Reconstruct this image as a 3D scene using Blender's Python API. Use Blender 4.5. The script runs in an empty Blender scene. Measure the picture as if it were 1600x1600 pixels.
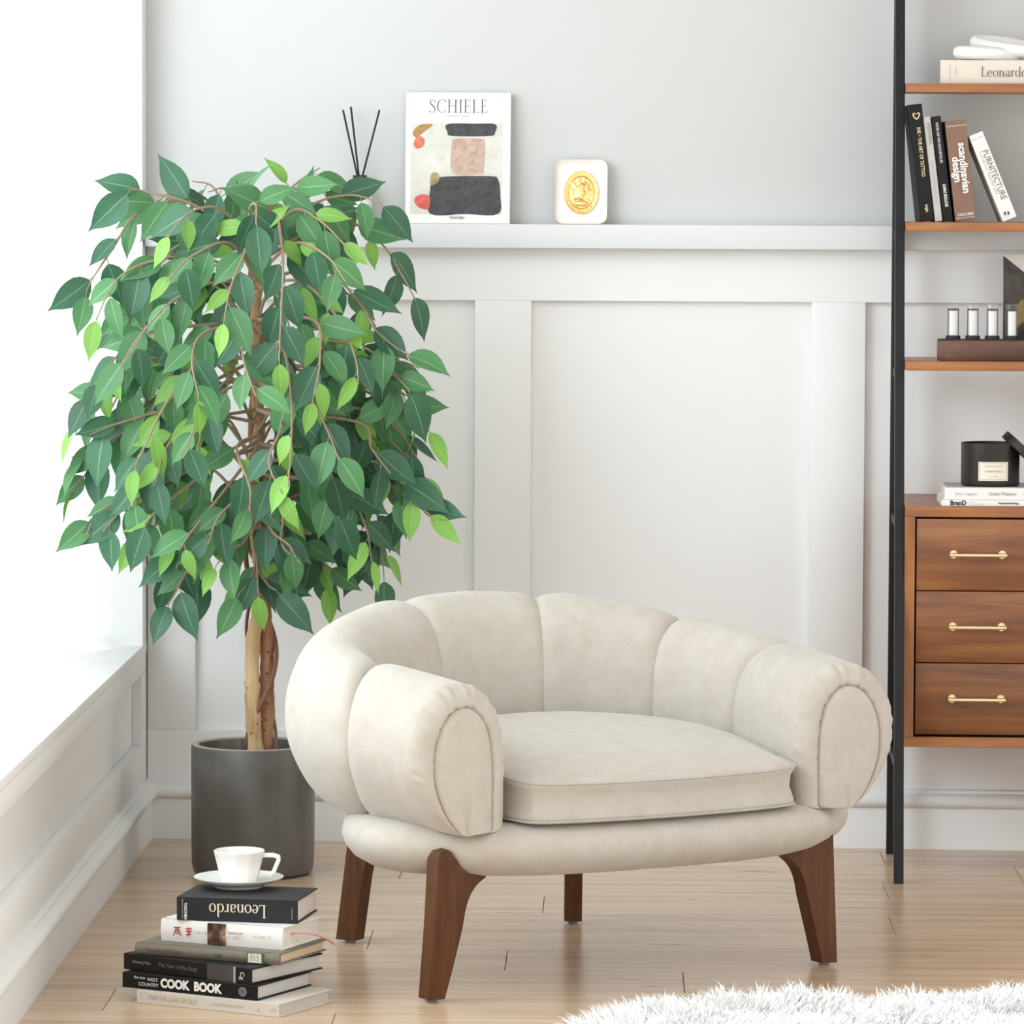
import bpy, bmesh, math, random
import numpy as np
from mathutils import Vector, Matrix

# ------------------------------------------------------------------ camera, world, light, exposure
SC = bpy.context.scene
COL = SC.collection
rnd = random.Random(7)

FPX = 7200.0
YAW = math.atan(160 / FPX); TILT = math.atan(489 / FPX); ROLL = 0.0042
CAM_H = 1.297; CAM_D = 9.27
cam_data = bpy.data.cameras.new('camera')
cam_data.sensor_width = 36.0
cam_data.lens = 36.0 * FPX / 1600.0
cam_data.clip_end = 60
cam = bpy.data.objects.new('camera', cam_data)
COL.objects.link(cam)
CAM_M = (Matrix.Translation((0, -CAM_D, CAM_H)) @ Matrix.Rotation(YAW, 4, 'Z')
         @ Matrix.Rotation(math.pi / 2 - TILT, 4, 'X') @ Matrix.Rotation(ROLL, 4, 'Z'))
cam.matrix_world = CAM_M
SC.camera = cam

world = bpy.data.worlds.new('world'); SC.world = world
world.use_nodes = True
wbg = world.node_tree.nodes['Background']
wbg.inputs[0].default_value = (1.0, 0.99, 0.972, 1)
wbg.inputs[1].default_value = 1.45

def area_light(name, loc, target, sx, sy, power, col=(1, 1, 1)):
    l = bpy.data.lights.new(name, 'AREA'); l.shape = 'RECTANGLE'
    l.size = sx; l.size_y = sy; l.energy = power; l.color = col
    o = bpy.data.objects.new(name, l); COL.objects.link(o)
    o.location = loc
    o.rotation_euler = (Vector(target) - Vector(loc)).to_track_quat('-Z', 'Y').to_euler()
    return o
# daylight arriving from the large glazed front to the left of the camera
area_light('window_daylight', (-2.8, -3.4, 2.2), (0.1, -1.2, 0.5), 2.0, 2.0, 330, (0.76, 0.89, 1.0))
# daylight on the curtain of the window in view
area_light('sky_behind_curtain', (-2.2, -1.6, 1.7), (-1.0, -1.4, 1.1), 3.0, 2.2, 42, (.92, .965, 1))

SC.view_settings.view_transform = 'Standard'
SC.view_settings.look = 'None'
SC.view_settings.exposure = 0.22
SC.view_settings.gamma = 1.0
SC.view_settings.use_curve_mapping = False

# ------------------------------------------------------------------ helpers
def pix(x, y):
    d = Vector(((x - 800) / FPX, -(y - 800) / FPX, -1.0))
    return CAM_M.to_3x3() @ d
CAM_P = Vector((0, -CAM_D, CAM_H))
def at(x, y, Y):
    d = pix(x, y); return CAM_P + d * ((Y - CAM_P.y) / d.y)
def onz(x, y, Z):
    d = pix(x, y); return CAM_P + d * ((Z - CAM_P.z) / d.z)

def link(o, parent=None):
    COL.objects.link(o)
    if parent is not None: o.parent = parent
    return o

def tag(o, label=None, cat=None, group=None, kind=None):
    if label: o['label'] = label
    if cat: o['category'] = cat
    if group: o['group'] = group
    if kind: o['kind'] = kind
    return o

def empty(name, loc=(0, 0, 0), rot=(0, 0, 0)):
    o = bpy.data.objects.new(name, None); o.empty_display_size = .05
    COL.objects.link(o); o.location = loc; o.rotation_euler = rot
    return o

def obj(name, verts, faces, mat, parent=None, smooth=False, sharp=None):
    me = bpy.data.meshes.new(name)
    me.from_pydata([tuple(v) for v in verts], [], [tuple(f) for f in faces])
    me.validate()
    bm = bmesh.new(); bm.from_mesh(me)
    bmesh.ops.recalc_face_normals(bm, faces=bm.faces)
    bm.to_mesh(me); bm.free()
    if smooth: shade(me, sharp)
    if mat: me.materials.append(mat)
    return link(bpy.data.objects.new(name, me), parent)

def shade(me, sharp=None):
    me.polygons.foreach_set('use_smooth', [True] * len(me.polygons))
    if sharp is not None: me.set_sharp_from_angle(angle=math.radians(sharp))

def from_bm(name, bm, mat, parent=None, smooth=False, sharp=None):
    me = bpy.data.meshes.new(name)
    bmesh.ops.recalc_face_normals(bm, faces=bm.faces)
    bm.to_mesh(me); bm.free()
    if smooth: shade(me, sharp)
    if mat: me.materials.append(mat)
    return link(bpy.data.objects.new(name, me), parent)

def add_box(bm, x0, x1, y0, y1, z0, z1, bevel=0.0, seg=2, tf=None):
    r = bmesh.ops.create_cube(bm, size=1.0)
    vs = r['verts']
    for v in vs:
        v.co = Vector((x0 + (v.co.x + .5) * (x1 - x0), y0 + (v.co.y + .5) * (y1 - y0), z0 + (v.co.z + .5) * (z1 - z0)))
    if bevel > 0:
        es = list({e for v in vs for e in v.link_edges})
        g = bmesh.ops.bevel(bm, geom=es, offset=bevel, segments=seg, profile=.5, affect='EDGES')
        vs = list({v for f in g['faces'] for v in f.verts} | {v for v in vs if v.is_valid})
    if tf:
        done = set()
        for v in vs:
            if v.is_valid and v not in done:
                done.add(v); v.co = Vector(tf(v.co))

def box(name, x0, x1, y0, y1, z0, z1, mat, parent=None, bevel=0.0, seg=2, tf=None):
    bm = bmesh.new(); add_box(bm, x0, x1, y0, y1, z0, z1, bevel, seg)
    if tf:
        for v in bm.verts: v.co = Vector(tf(v.co))
    return from_bm(name, bm, mat, parent, smooth=bevel > 0, sharp=35)

def catmull(pts, n, closed=False):
    pts = [Vector(p) for p in pts]; out = []
    N = len(pts); last = N if closed else N - 1
    for i in range(last):
        if closed:
            a, b, c, d = pts[i - 1], pts[i], pts[(i + 1) % N], pts[(i + 2) % N]
        else:
            b, c = pts[i], pts[i + 1]
            a = pts[i - 1] if i > 0 else b * 2 - c
            d = pts[i + 2] if i + 2 < N else c * 2 - b
        for k in range(n):
            t = k / n
            out.append(.5 * ((2 * b) + (c - a) * t + (2 * a - 5 * b + 4 * c - d) * t * t + (3 * b - a - 3 * c + d) * t ** 3))
    if not closed: out.append(pts[-1])
    return out

def tube_data(pts, rad, n=8, cap=True):
    """pts list of Vector, rad scalar or list"""
    pts = [Vector(p) for p in pts]
    if not hasattr(rad, '__len__'): rad = [rad] * len(pts)
    V, F = [], []
    up = None
    for i, p in enumerate(pts):
        a = pts[max(i - 1, 0)]; b = pts[min(i + 1, len(pts) - 1)]
        t = (b - a)
        t = t.normalized() if t.length > 1e-9 else Vector((0, 0, 1))
        if up is None:
            up = Vector((0, 0, 1)) if abs(t.z) < .9 else Vector((1, 0, 0))
        s = t.cross(up).normalized(); up = s.cross(t).normalized()
        for k in range(n):
            an = 2 * math.pi * k / n
            V.append(p + (s * math.cos(an) + up * math.sin(an)) * rad[i])
    for i in range(len(pts) - 1):
        for k in range(n):
            F.append((i * n + k, i * n + (k + 1) % n, (i + 1) * n + (k + 1) % n, (i + 1) * n + k))
    if cap:
        F.append(tuple(range(n))); F.append(tuple(range((len(pts) - 1) * n, len(pts) * n)))
    return V, F

def tube(name, pts, rad, mat, parent=None, n=8, closed=False):
    if closed:
        V, F = tube_data(list(pts) + [pts[0]], rad, n, cap=False)
    else:
        V, F = tube_data(pts, rad, n)
    return obj(name, V, F, mat, parent, smooth=True, sharp=60)

def lathe(name, prof, mat, parent=None, n=48, sharp=40, loc=(0, 0, 0), caps=True):
    V, F = [], []
    for r, z in prof:
        for k in range(n):
            a = 2 * math.pi * k / n
            V.append((loc[0] + r * math.cos(a), loc[1] + r * math.sin(a), loc[2] + z))
    for i in range(len(prof) - 1):
        for k in range(n):
            F.append((i * n + k, i * n + (k + 1) % n, (i + 1) * n + (k + 1) % n, (i + 1) * n + k))
    if caps and prof[0][0] > 1e-6: F.append(tuple(range(n)))
    if caps and prof[-1][0] > 1e-6: F.append(tuple(range((len(prof) - 1) * n, len(prof) * n)))
    bm = bmesh.new()
    bv = [bm.verts.new(v) for v in V]
    for f in F:
        try: bm.faces.new([bv[i] for i in f])
        except ValueError: pass
    bmesh.ops.remove_doubles(bm, verts=bm.verts, dist=1e-6)
    return from_bm(name, bm, mat, parent, smooth=True, sharp=sharp)

def prism(name, poly, t0, t1, mat, parent=None, tf=None, bevel=0.0, smooth=True, sharp=35):
    """poly in (a, b); extruded along third coordinate; tf maps (a,b,t)->xyz"""
    n = len(poly)
    bm = bmesh.new()
    A = [bm.verts.new((p[0], p[1], t0)) for p in poly]; B = [bm.verts.new((p[0], p[1], t1)) for p in poly]
    bm.faces.new(A); bm.faces.new(B[::-1])
    for i in range(n): bm.faces.new((A[i], A[(i + 1) % n], B[(i + 1) % n], B[i]))
    if bevel > 0:
        es = [e for e in bm.edges if e.calc_face_angle(0) > math.radians(30)]
        bmesh.ops.bevel(bm, geom=es, offset=bevel, segments=2, profile=.5, affect='EDGES')
    if tf:
        for v in bm.verts: v.co = Vector(tf(*v.co))
    return from_bm(name, bm, mat, parent, smooth=smooth, sharp=sharp)

# ------------------------------------------------------------------ materials
def new_mat(name):
    m = bpy.data.materials.new(name); m.use_nodes = True
    nt = m.node_tree; b = nt.nodes['Principled BSDF']
    return m, nt, b

def plain(name, col, rough=.5, metal=0.0, spec=.5, coat=0.0, vary=0.0, vscale=30.0, bump=0.0, bscale=200.0, sheen=0.0):
    m, nt, b = new_mat(name)
    b.inputs['Base Color'].default_value = (*col, 1)
    b.inputs['Roughness'].default_value = rough
    b.inputs['Metallic'].default_value = metal
    b.inputs['Specular IOR Level'].default_value = spec
    b.inputs['Coat Weight'].default_value = coat
    b.inputs['Sheen Weight'].default_value = sheen
    tc = nt.nodes.new('ShaderNodeTexCoord')
    if vary > 0:
        nz = nt.nodes.new('ShaderNodeTexNoise'); nz.inputs['Scale'].default_value = vscale; nz.inputs['Detail'].default_value = 5
        nt.links.new(tc.outputs['Object'], nz.inputs['Vector'])
        mx = nt.nodes.new('ShaderNodeMix'); mx.data_type = 'RGBA'
        mx.inputs['A'].default_value = (*[c * (1 - vary) for c in col], 1)
        mx.inputs['B'].default_value = (*[min(1, c * (1 + vary)) for c in col], 1)
        nt.links.new(nz.outputs['Fac'], mx.inputs['Factor']); nt.links.new(mx.outputs['Result'], b.inputs['Base Color'])
    if bump > 0:
        n2 = nt.nodes.new('ShaderNodeTexNoise'); n2.inputs['Scale'].default_value = bscale; n2.inputs['Detail'].default_value = 4
        nt.links.new(tc.outputs['Object'], n2.inputs['Vector'])
        bp = nt.nodes.new('ShaderNodeBump'); bp.inputs['Strength'].default_value = bump; bp.inputs['Distance'].default_value = .002
        nt.links.new(n2.outputs['Fac'], bp.inputs['Height']); nt.links.new(bp.outputs['Normal'], b.inputs['Normal'])
    return m

def ramp(nt, stops):
    r = nt.nodes.new('ShaderNodeValToRGB')
    el = r.color_ramp.elements
    while len(el) < len(stops): el.new(.5)
    for e, (p, c) in zip(el, stops):
        e.position = p; e.color = (*c, 1)
    return r

def wood(name, dark, mid, light, rough=.4, scale=(3, 40, 40), coat=0.0, rand=.15, knots=False, spec=.5):
    """grain runs along object X"""
    m, nt, b = new_mat(name)
    tc = nt.nodes.new('ShaderNodeTexCoord'); oi = nt.nodes.new('ShaderNodeObjectInfo')
    mp = nt.nodes.new('ShaderNodeMapping'); mp.inputs['Scale'].default_value = scale
    nt.links.new(tc.outputs['Object'], mp.inputs['Vector'])
    mul = nt.nodes.new('ShaderNodeVectorMath'); mul.operation = 'SCALE'; mul.inputs[0].default_value = (37, 91, 53)
    nt.links.new(oi.outputs['Random'], mul.inputs['Scale']); nt.links.new(mul.outputs[0], mp.inputs['Location'])
    nz = nt.nodes.new('ShaderNodeTexNoise'); nz.inputs['Scale'].default_value = 1.0; nz.inputs['Detail'].default_value = 7
    nz.inputs['Roughness'].default_value = .6; nz.inputs['Distortion'].default_value = .6
    nt.links.new(mp.outputs['Vector'], nz.inputs['Vector'])
    rp = ramp(nt, [(.28, dark), (.5, mid), (.75, light)])
    nt.links.new(nz.outputs['Fac'], rp.inputs['Fac'])
    hsv = nt.nodes.new('ShaderNodeHueSaturation')
    mr = nt.nodes.new('ShaderNodeMapRange'); mr.inputs['To Min'].default_value = 1 - rand; mr.inputs['To Max'].default_value = 1 + rand
    nt.links.new(oi.outputs['Random'], mr.inputs['Value']); nt.links.new(mr.outputs['Result'], hsv.inputs['Value'])
    nt.links.new(rp.outputs['Color'], hsv.inputs['Color'])
    out = hsv.outputs['Color']
    if knots:
        mp2 = nt.nodes.new('ShaderNodeMapping'); mp2.inputs['Scale'].default_value = (2.4, 11, 11)
        nt.links.new(tc.outputs['Object'], mp2.inputs['Vector']); nt.links.new(mul.outputs[0], mp2.inputs['Location'])
        n3 = nt.nodes.new('ShaderNodeTexNoise'); n3.inputs['Scale'].default_value = 2.2; n3.inputs['Detail'].default_value = 3
        nt.links.new(mp2.outputs['Vector'], n3.inputs['Vector'])
        r3 = ramp(nt, [(.0, (0, 0, 0)), (.69, (0, 0, 0)), (.78, (1, 1, 1))])
        nt.links.new(n3.outputs['Fac'], r3.inputs['Fac'])
        mx = nt.nodes.new('ShaderNodeMix'); mx.data_type = 'RGBA'
        nt.links.new(r3.outputs['Color'], mx.inputs['Factor']); nt.links.new(out, mx.inputs['A'])
        mx.inputs['B'].default_value = (*[c * .55 for c in dark], 1)
        out = mx.outputs['Result']
    nt.links.new(out, b.inputs['Base Color'])
    b.inputs['Roughness'].default_value = rough; b.inputs['Coat Weight'].default_value = coat
    b.inputs['Coat Roughness'].default_value = .15
    b.inputs['Specular IOR Level'].default_value = spec
    bp = nt.nodes.new('ShaderNodeBump'); bp.inputs['Strength'].default_value = .08; bp.inputs['Distance'].default_value = .001
    nt.links.new(nz.outputs['Fac'], bp.inputs['Height']); nt.links.new(bp.outputs['Normal'], b.inputs['Normal'])
    return m

def fabric_mat():
    m, nt, b = new_mat('cream_fabric')
    tc = nt.nodes.new('ShaderNodeTexCoord')
    n1 = nt.nodes.new('ShaderNodeTexNoise'); n1.inputs['Scale'].default_value = 30; n1.inputs['Detail'].default_value = 9; n1.inputs['Roughness'].default_value = .7
    nt.links.new(tc.outputs['Object'], n1.inputs['Vector'])
    r1 = ramp(nt, [(.3, (.515, .465, .392)), (.5, (.55, .506, .440)), (.7, (.585, .547, .49))])
    nt.links.new(n1.outputs['Fac'], r1.inputs['Fac'])
    n2 = nt.nodes.new('ShaderNodeTexNoise'); n2.inputs['Scale'].default_value = 420; n2.inputs['Detail'].default_value = 2
    nt.links.new(tc.outputs['Object'], n2.inputs['Vector'])
    mx = nt.nodes.new('ShaderNodeMix'); mx.data_type = 'RGBA'; mx.blend_type = 'MULTIPLY'; mx.inputs['Factor'].default_value = .16
    nt.links.new(r1.outputs['Color'], mx.inputs['A']); nt.links.new(n2.outputs['Fac'], mx.inputs['B'])
    nt.links.new(mx.outputs['Result'], b.inputs['Base Color'])
    b.inputs['Roughness'].default_value = .95; b.inputs['Specular IOR Level'].default_value = .15
    b.inputs['Sheen Weight'].default_value = .25; b.inputs['Sheen Roughness'].default_value = .4
    bp = nt.nodes.new('ShaderNodeBump'); bp.inputs['Strength'].default_value = .25; bp.inputs['Distance'].default_value = .0015
    nt.links.new(n2.outputs['Fac'], bp.inputs['Height']); nt.links.new(bp.outputs['Normal'], b.inputs['Normal'])
    return m

def leaf_mat(name, base, vein, edge, rough=.42):
    m, nt, b = new_mat(name)
    uv = nt.nodes.new('ShaderNodeUVMap'); sp = nt.nodes.new('ShaderNodeSeparateXYZ')
    nt.links.new(uv.outputs['UV'], sp.inputs[0])
    def math_(op, a=None, c=None, **k):
        n = nt.nodes.new('ShaderNodeMath'); n.operation = op
        for i, v in enumerate((a, c)):
            if v is None: continue
            if isinstance(v, (int, float)): n.inputs[i].default_value = v
            else: nt.links.new(v, n.inputs[i])
        return n.outputs[0]
    # u: -1..1 across (stored 0..1), v along
    ua = math_('ABSOLUTE', math_('MULTIPLY', math_('SUBTRACT', sp.outputs['X'], .5), 2.0))
    mid = math_('LESS_THAN', ua, .05)
    ph = math_('SUBTRACT', math_('MULTIPLY', sp.outputs['Y'], 17.0), math_('MULTIPLY', ua, 3.2))
    fr = math_('FRACT', ph)
    sv = math_('MULTIPLY', math_('LESS_THAN', fr, .17), .42)
    vf = math_('MAXIMUM', mid, sv)
    oi = nt.nodes.new('ShaderNodeObjectInfo')
    tc = nt.nodes.new('ShaderNodeTexCoord')
    nz = nt.nodes.new('ShaderNodeTexNoise'); nz.inputs['Scale'].default_value = 25
    nt.links.new(tc.outputs['Object'], nz.inputs['Vector'])
    m1 = nt.nodes.new('ShaderNodeMix'); m1.data_type = 'RGBA'
    m1.inputs['A'].default_value = (*base, 1); m1.inputs['B'].default_value = (*edge, 1)
    nt.links.new(nz.outputs['Fac'], m1.inputs['Factor'])
    m2 = nt.nodes.new('ShaderNodeMix'); m2.data_type = 'RGBA'
    nt.links.new(m1.outputs['Result'], m2.inputs['A']); m2.inputs['B'].default_value = (*vein, 1)
    nt.links.new(vf, m2.inputs['Factor'])
    h = nt.nodes.new('ShaderNodeHueSaturation')
    mr = nt.nodes.new('ShaderNodeMapRange'); mr.inputs['To Min'].default_value = .78; mr.inputs['To Max'].default_value = 1.2
    nt.links.new(oi.outputs['Random'], mr.inputs['Value']); nt.links.new(mr.outputs['Result'], h.inputs['Value'])
    nt.links.new(m2.outputs['Result'], h.inputs['Color'])
    nt.links.new(h.outputs['Color'], b.inputs['Base Color'])
    b.inputs['Roughness'].default_value = rough
    b.inputs['Specular IOR Level'].default_value = .45
    tr = nt.nodes.new('ShaderNodeBsdfTranslucent'); nt.links.new(h.outputs['Color'], tr.inputs['Color'])
    ms = nt.nodes.new('ShaderNodeMixShader'); ms.inputs[0].default_value = .16
    o = nt.nodes['Material Output']
    nt.links.new(b.outputs[0], ms.inputs[1]); nt.links.new(tr.outputs[0], ms.inputs[2]); nt.links.new(ms.outputs[0], o.inputs[0])
    bp = nt.nodes.new('ShaderNodeBump'); bp.inputs['Strength'].default_value = .25; bp.inputs['Distance'].default_value = .001
    nt.links.new(vf, bp.inputs['Height']); nt.links.new(bp.outputs['Normal'], b.inputs['Normal'])
    return m

def curtain_mat():
    m, nt, b = new_mat('sheer_curtain')
    o = nt.nodes['Material Output']
    d = nt.nodes.new('ShaderNodeBsdfDiffuse'); d.inputs[0].default_value = (.93, .93, .92, 1)
    t = nt.nodes.new('ShaderNodeBsdfTranslucent'); t.inputs[0].default_value = (.96, .96, .95, 1)
    ms = nt.nodes.new('ShaderNodeMixShader'); ms.inputs[0].default_value = .55
    nt.links.new(d.outputs[0], ms.inputs[1]); nt.links.new(t.outputs[0], ms.inputs[2])
    tp = nt.nodes.new('ShaderNodeBsdfTransparent')
    m2 = nt.nodes.new('ShaderNodeMixShader'); m2.inputs[0].default_value = .18
    nt.links.new(ms.outputs[0], m2.inputs[1]); nt.links.new(tp.outputs[0], m2.inputs[2])
    nt.links.new(m2.outputs[0], o.inputs[0])
    return m

def glass_mat(name='clear_glass', tint=(1, 1, 1), alpha=.82):
    m, nt, b = new_mat(name)
    o = nt.nodes['Material Output']
    g = nt.nodes.new('ShaderNodeBsdfGlossy'); g.inputs['Roughness'].default_value = .03; g.inputs[0].default_value = (1, 1, 1, 1)
    t = nt.nodes.new('ShaderNodeBsdfTransparent'); t.inputs[0].default_value = (*tint, 1)
    f = nt.nodes.new('ShaderNodeLayerWeight'); f.inputs[0].default_value = .12
    sc_ = nt.nodes.new('ShaderNodeMath'); sc_.operation = 'MULTIPLY_ADD'; sc_.inputs[1].default_value = .35; sc_.inputs[2].default_value = .03
    nt.links.new(f.outputs['Facing'], sc_.inputs[0])
    ms = nt.nodes.new('ShaderNodeMixShader')
    nt.links.new(sc_.outputs[0], ms.inputs[0]); nt.links.new(t.outputs[0], ms.inputs[1]); nt.links.new(g.outputs[0], ms.inputs[2])
    nt.links.new(ms.outputs[0], o.inputs[0])
    return m

M = {}
M['wall'] = plain('dimmed_wall_white', (.595, .60, .59), .75, spec=.25, vary=.012, vscale=3, bump=.05, bscale=60)  # trim white darkened in its colour to counter strong light on the upper wall
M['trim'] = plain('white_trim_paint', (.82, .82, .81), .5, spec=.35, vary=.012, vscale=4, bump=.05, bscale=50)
M['ledge'] = plain('dimmed_ledge_white', (.68, .685, .68), .55, spec=.3, vary=.012, vscale=4, bump=.05, bscale=50)  # same white, dimmed in its colour because more light reaches the ledge
M['slab'] = plain('subfloor', (.10, .08, .06), .9)
M['floor'] = wood('oak_floor', (.41, .275, .175), (.575, .412, .275), (.66, .50, .355), rough=.25, scale=(1.6, 30, 30), rand=.08, knots=True, spec=.5)
M['fabric'] = fabric_mat()
M['legwood'] = wood('walnut_leg', (.062, .020, .0055), (.10, .036, .0105), (.135, .052, .016), rough=.5, spec=.35, scale=(60, 60, 5), rand=.06)
M['teak'] = wood('teak_shelf', (.21, .072, .022), (.33, .125, .038), (.44, .18, .06), rough=.36, scale=(4, 45, 45), rand=.08)
M['teakface'] = wood('teak_drawer', (.105, .034, .012), (.225, .082, .028), (.36, .15, .052), rough=.38, scale=(2.4, 26, 26), rand=.12)
M['teakv'] = wood('teak_upright', (.20, .07, .02), (.33, .125, .036), (.44, .18, .06), rough=.36, scale=(45, 45, 4), rand=.08)
M['walnutbox'] = wood('walnut_box', (.07, .028, .016), (.13, .055, .033), (.19, .085, .05), rough=.4, scale=(9, 30, 30), rand=.05)
M['blackmetal'] = plain('black_powder_coat', (.012, .012, .013), .5, spec=.3)
M['brass'] = plain('brushed_brass', (.92, .74, .45), .3, metal=.9)
M['gold'] = plain('gold_relief', (.90, .60, .24), .3, metal=.9, bump=.5, bscale=260)
M['darkgap'] = plain('dark_gap', (.02, .008, .005), .8)
M['ceramic'] = plain('white_ceramic', (.86, .845, .81), .25, spec=.5, coat=.3)
M['matteceramic'] = plain('matte_white_ceramic', (.90, .89, .86), .55)
M['black'] = plain('black_print', (.012, .012, .013), .6)
M['charcoal'] = plain('charcoal_cover', (.019, .0195, .023), .5, spec=.3, vary=.06)
M['blackcover'] = plain('black_cover', (.008, .0075, .0085), .5, spec=.25)
M['blackcover2'] = plain('soft_black_cover', (.011, .0095, .010), .55, spec=.25)
M['greycover'] = plain('pale_grey_cover', (.55, .53, .49), .55)
M['whitecover'] = plain('white_cover', (.84, .82, .79), .5)
M['creamcover'] = plain('cream_cover', (.74, .67, .58), .6)
M['browncover'] = plain('brown_cover', (.225, .125, .082), .5)
M['olivecover'] = plain('olive_cloth_cover', (.19, .17, .13), .75, vary=.12, vscale=60)
M['dullwhite'] = plain('aged_white_cover', (.66, .62, .55), .6, vary=.05)
M['pages'] = plain('paper_pages', (.78, .74, .66), .8, vary=.08, vscale=300)
M['pagesgrey'] = plain('grey_pages', (.56, .53, .49), .8, vary=.1, vscale=300)
M['pagestan'] = plain('aged_pages', (.66, .51, .36), .85, vary=.08, vscale=300)
M['inkwhite'] = plain('white_ink', (.85, .83, .79), .6)
M['inkgrey'] = plain('grey_ink', (.17, .165, .16), .6)
M['inkpale'] = plain('pale_grey_ink', (.42, .40, .38), .6)
M['inkcream'] = plain('cream_ink', (.80, .72, .56), .6)
M['inkgold'] = plain('gold_ink', (.72, .55, .30), .45, metal=.2)
M['inkblack'] = plain('black_ink', (.03, .03, .03), .6)
M['inkred'] = plain('red_ink', (.45, .04, .03), .6)
M['inktan'] = plain('tan_ink', (.48, .40, .27), .6)
M['inkolive'] = plain('dark_olive_ink', (.075, .065, .045), .6)
M['green'] = plain('green_border', (.04, .17, .08), .6)
M['labelcream'] = plain('cream_label', (.80, .74, .60), .6)
M['redribbon'] = plain('red_ribbon', (.55, .03, .02), .5)
M['soil'] = plain('dark_soil', (.05, .042, .032), .95, vary=.4, vscale=80, bump=1.0, bscale=120)
M['twig'] = plain('twig_bark', (.33, .235, .15), .75, vary=.2, vscale=60)
M['vine'] = plain('vine_bark', (.20, .095, .055), .8, vary=.3, vscale=60, bump=.5, bscale=120)
M['tag'] = plain('paper_tag', (.62, .55, .45), .7)
M['rug'] = plain('sheepskin_wool', (.89, .88, .86), .9, spec=.1, sheen=.3)
M['rugskin'] = plain('sheepskin_hide', (.80, .77, .70), .9)
M['reed'] = plain('black_reed', (.015, .015, .015), .7)
M['rubber'] = plain('grey_glide', (.25, .25, .25), .6)
M['glass'] = glass_mat()
M['curtain'] = curtain_mat()

def pot_mat():
    m, nt, b = new_mat('grey_glazed_concrete')
    tc = nt.nodes.new('ShaderNodeTexCoord')
    n1 = nt.nodes.new('ShaderNodeTexNoise'); n1.inputs['Scale'].default_value = 9; n1.inputs['Detail'].default_value = 6
    nt.links.new(tc.outputs['Object'], n1.inputs['Vector'])
    r1 = ramp(nt, [(.3, (.075, .070, .062)), (.55, (.108, .100, .088)), (.8, (.15, .142, .128))])
    nt.links.new(n1.outputs['Fac'], r1.inputs['Fac'])
    mp = nt.nodes.new('ShaderNodeMapping'); mp.inputs['Scale'].default_value = (26, 26, 1.3)
    nt.links.new(tc.outputs['Object'], mp.inputs['Vector'])
    n2 = nt.nodes.new('ShaderNodeTexNoise'); n2.inputs['Scale'].default_value = 1; n2.inputs['Detail'].default_value = 3
    nt.links.new(mp.outputs['Vector'], n2.inputs['Vector'])
    r2 = ramp(nt, [(0, (0, 0, 0)), (.64, (0, 0, 0)), (.74, (.45, .45, .45))])
    nt.links.new(n2.outputs['Fac'], r2.inputs['Fac'])
    mx = nt.nodes.new('ShaderNodeMix'); mx.data_type = 'RGBA'
    nt.links.new(r2.outputs['Color'], mx.inputs['Factor']); nt.links.new(r1.outputs['Color'], mx.inputs['A'])
    mx.inputs['B'].default_value = (.26, .24, .21, 1)
    nt.links.new(mx.outputs['Result'], b.inputs['Base Color'])
    b.inputs['Roughness'].default_value = .38; b.inputs['Specular IOR Level'].default_value = .4
    return m
M['pot'] = pot_mat()
M['potrim'] = plain('pale_concrete_rim', (.36, .33, .28), .7, vary=.2, vscale=40)

def bark_mat(name, a, bcol, c):
    m, nt, b = new_mat(name)
    tc = nt.nodes.new('ShaderNodeTexCoord')
    mp = nt.nodes.new('ShaderNodeMapping'); mp.inputs['Scale'].default_value = (50, 50, 9)
    nt.links.new(tc.outputs['Object'], mp.inputs['Vector'])
    n1 = nt.nodes.new('ShaderNodeTexNoise'); n1.inputs['Scale'].default_value = 1; n1.inputs['Detail'].default_value = 7
    nt.links.new(mp.outputs['Vector'], n1.inputs['Vector'])
    r1 = ramp(nt, [(.28, a), (.48, bcol), (.72, c)])
    nt.links.new(n1.outputs['Fac'], r1.inputs['Fac'])
    vo = nt.nodes.new('ShaderNodeTexVoronoi'); vo.inputs['Scale'].default_value = 55
    nt.links.new(tc.outputs['Object'], vo.inputs['Vector'])
    r2 = ramp(nt, [(.0, (1, 1, 1)), (.10, (1, 1, 1)), (.16, (0, 0, 0))])
    nt.links.new(vo.outputs['Distance'], r2.inputs['Fac'])
    mx = nt.nodes.new('ShaderNodeMix'); mx.data_type = 'RGBA'
    nt.links.new(r2.outputs['Color'], mx.inputs['Factor']); nt.links.new(r1.outputs['Color'], mx.inputs['A'])
    mx.inputs['B'].default_value = (*[x * .6 for x in a], 1)
    nt.links.new(mx.outputs['Result'], b.inputs['Base Color'])
    b.inputs['Roughness'].default_value = .8
    bp = nt.nodes.new('ShaderNodeBump'); bp.inputs['Strength'].default_value = .6; bp.inputs['Distance'].default_value = .003
    nt.links.new(n1.outputs['Fac'], bp.inputs['Height']); nt.links.new(bp.outputs['Normal'], b.inputs['Normal'])
    return m
M['bark'] = bark_mat('pale_bark', (.30, .17, .075), (.52, .35, .18), (.66, .50, .30))
M['barkred'] = bark_mat('red_bark', (.16, .065, .03), (.33, .16, .085), (.45, .26, .15))

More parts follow.
